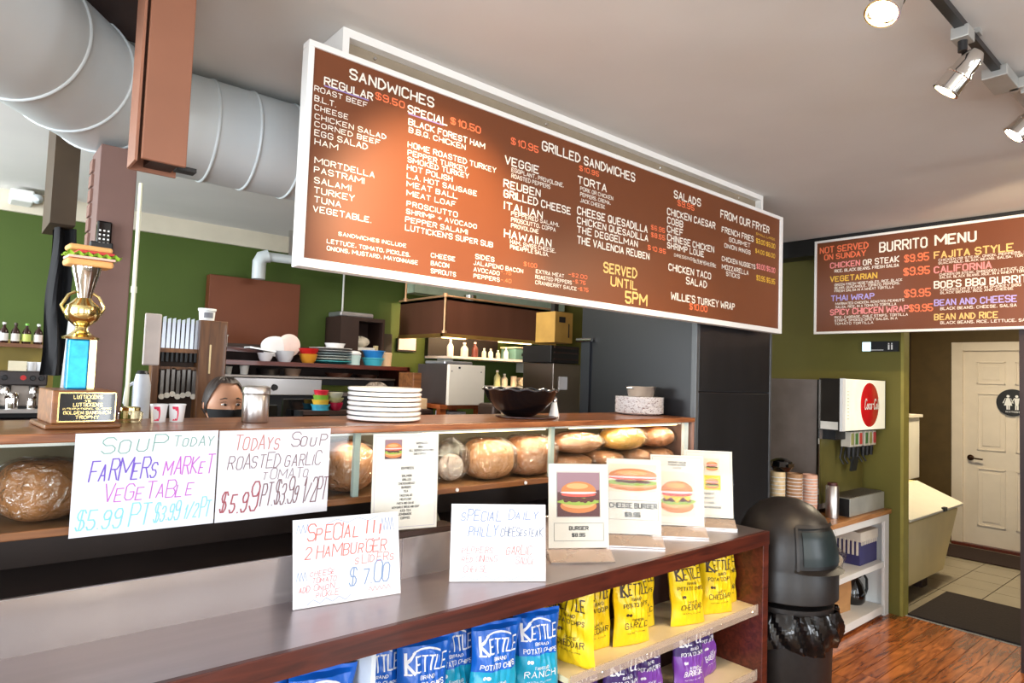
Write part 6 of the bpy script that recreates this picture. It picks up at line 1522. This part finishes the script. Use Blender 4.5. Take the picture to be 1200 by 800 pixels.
# ================================================================ TRACK LIGHTS
tk = thing('lighting_track', 'black ceiling track with silver feed boxes above the counter', 'track', (2.2, .56, 2.58))
Bx('rail', (.2, .548, 2.585), (2.62, .572, 2.605), black, tk); Bx('rail', (2.68, .50, 2.585), (4.2, .524, 2.605), black, tk)
alu = M('track_silver', (176, 176, 172), .35, .5)
m_ = MB(alu); m_.box((2.46, .53, 2.565), (2.62, .60, 2.60)).box((2.60, .47, 2.565), (2.80, .56, 2.60)); m_.build('connector_box', tk, bevel=.003)
for xx in (.7, 1.6, 2.2, 3.0): Bx('ceiling_clip', (xx, .54, 2.605), (xx+.03, .58, CZ-.0005), alu, tk)
def track_head(x, y, tx, ty, tz, lbl, power, lit=True, size=70):
    t_ = thing('track_spotlight', lbl, 'spotlight', (x, y, 2.585), 0, 'silver spotlights on the ceiling track')
    Bx('adapter', (x-.03, y-.022, 2.555), (x+.03, y+.022, 2.59), alu, t_, bevel=.002)
    c = Vector((x, y, 2.47)); d_ = (Vector((tx, ty, tz))-c).normalized()
    sdv = d_.cross(Vector((0, 0, 1))).normalized()
    MB(black).cyl((x, y, 2.525), (x, y, 2.56), .012, n=12).tube([Vector((x, y, 2.53)), Vector((x, y, 2.53))+sdv*.045+Vector((0, 0, -.01)), c+sdv*.045+Vector((0, 0, -.005))], .005, 8).build('swivel_arm', t_, smooth=40)
    MB(chrome).lathe([(0, -.062), (.016, -.058), (.027, -.042), (.030, -.02), (.030, .0), (.036, .012), (.036, .016), (.034, .018), (.036, .06), (.038, .062), (.038, .066), (.034, .066), (.032, .02), (0, .01)], c, 32, axis=d_, caps=False).build('lamp_can', t_, smooth=35)
    MB(M('lamp_face_lit', (255, 226, 170), .3, emit=30) if lit else M('lamp_face', (255, 226, 170), .3)).lathe([(.030, .055), (0, .058)], c, 24, axis=d_, caps=False).build('lamp_face', t_)
    if lit: spot('track_spot', c+d_*.075, (tx, ty, tz), power, WARM, size, .7, .03)
track_head(1.585, .56, .75, .75, .9, 'silver track spotlight glowing brightly at the top edge of the picture', 30)
track_head(2.12, .56, 1.95, 1.75, 1.0, 'silver track spotlight with a coppery back, middle of the three in view', 32, size=75)
track_head(2.66, .51, 2.3, 1.7, 1.2, 'silver track spotlight nearest the burrito board', 35, size=80)
track_head(.95, .56, 1.2, 1.8, 2.0, 'silver track spotlight above the camera, aimed at the sandwich menu', 170, size=44)
track_head(3.5, .51, 4.5, 1.0, 2.2, 'silver track spotlight aimed at the burrito board', 45)
# unseen ceiling fixtures added to brighten kitchen, hall and dining room
def fixture(x, y, lx, ly, power, col, lbl):
    t_ = thing('added_ceiling_light', lbl, 'ceiling light', (x, y, CZ-.07))
    Bx('housing', (x-lx/2, y-ly/2, CZ-.06), (x+lx/2, y+ly/2, CZ-.002), white, t_)
    Bx('diffuser', (x-lx/2+.02, y-ly/2+.02, CZ-.068), (x+lx/2-.02, y+ly/2-.02, CZ-.06), M('diffuser_glow', (255, 240, 214), .4, emit=4), t_)
    area('fill_lamp', (x, y, CZ-.075), (x, y, 0), lx, ly, power, col)
fixture(1.9, 3.15, .9, .25, 17, (1, .88, .72), 'added kitchen ceiling light hidden behind the sandwich menu board')
fixture(2.9, 4.0, .9, .25, 4, (1, .85, .68), 'second added kitchen ceiling light, unseen, near the hood')
fixture(6.4, 1.5, .3, .3, 40, (1, .84, .6), 'added unseen hallway ceiling light behind the burrito board')
fixture(4.2, -.6, .5, .3, 26, (1, .82, .58), 'added unseen dining room ceiling light right of the camera')
# remove the placeholder bags that were never placed
for k_, p_ in list(protos.items()):
    if PK.index(k_) not in used:
        for ch in list(p_.children): bpy.data.objects.remove(ch)
        bpy.data.objects.remove(p_)
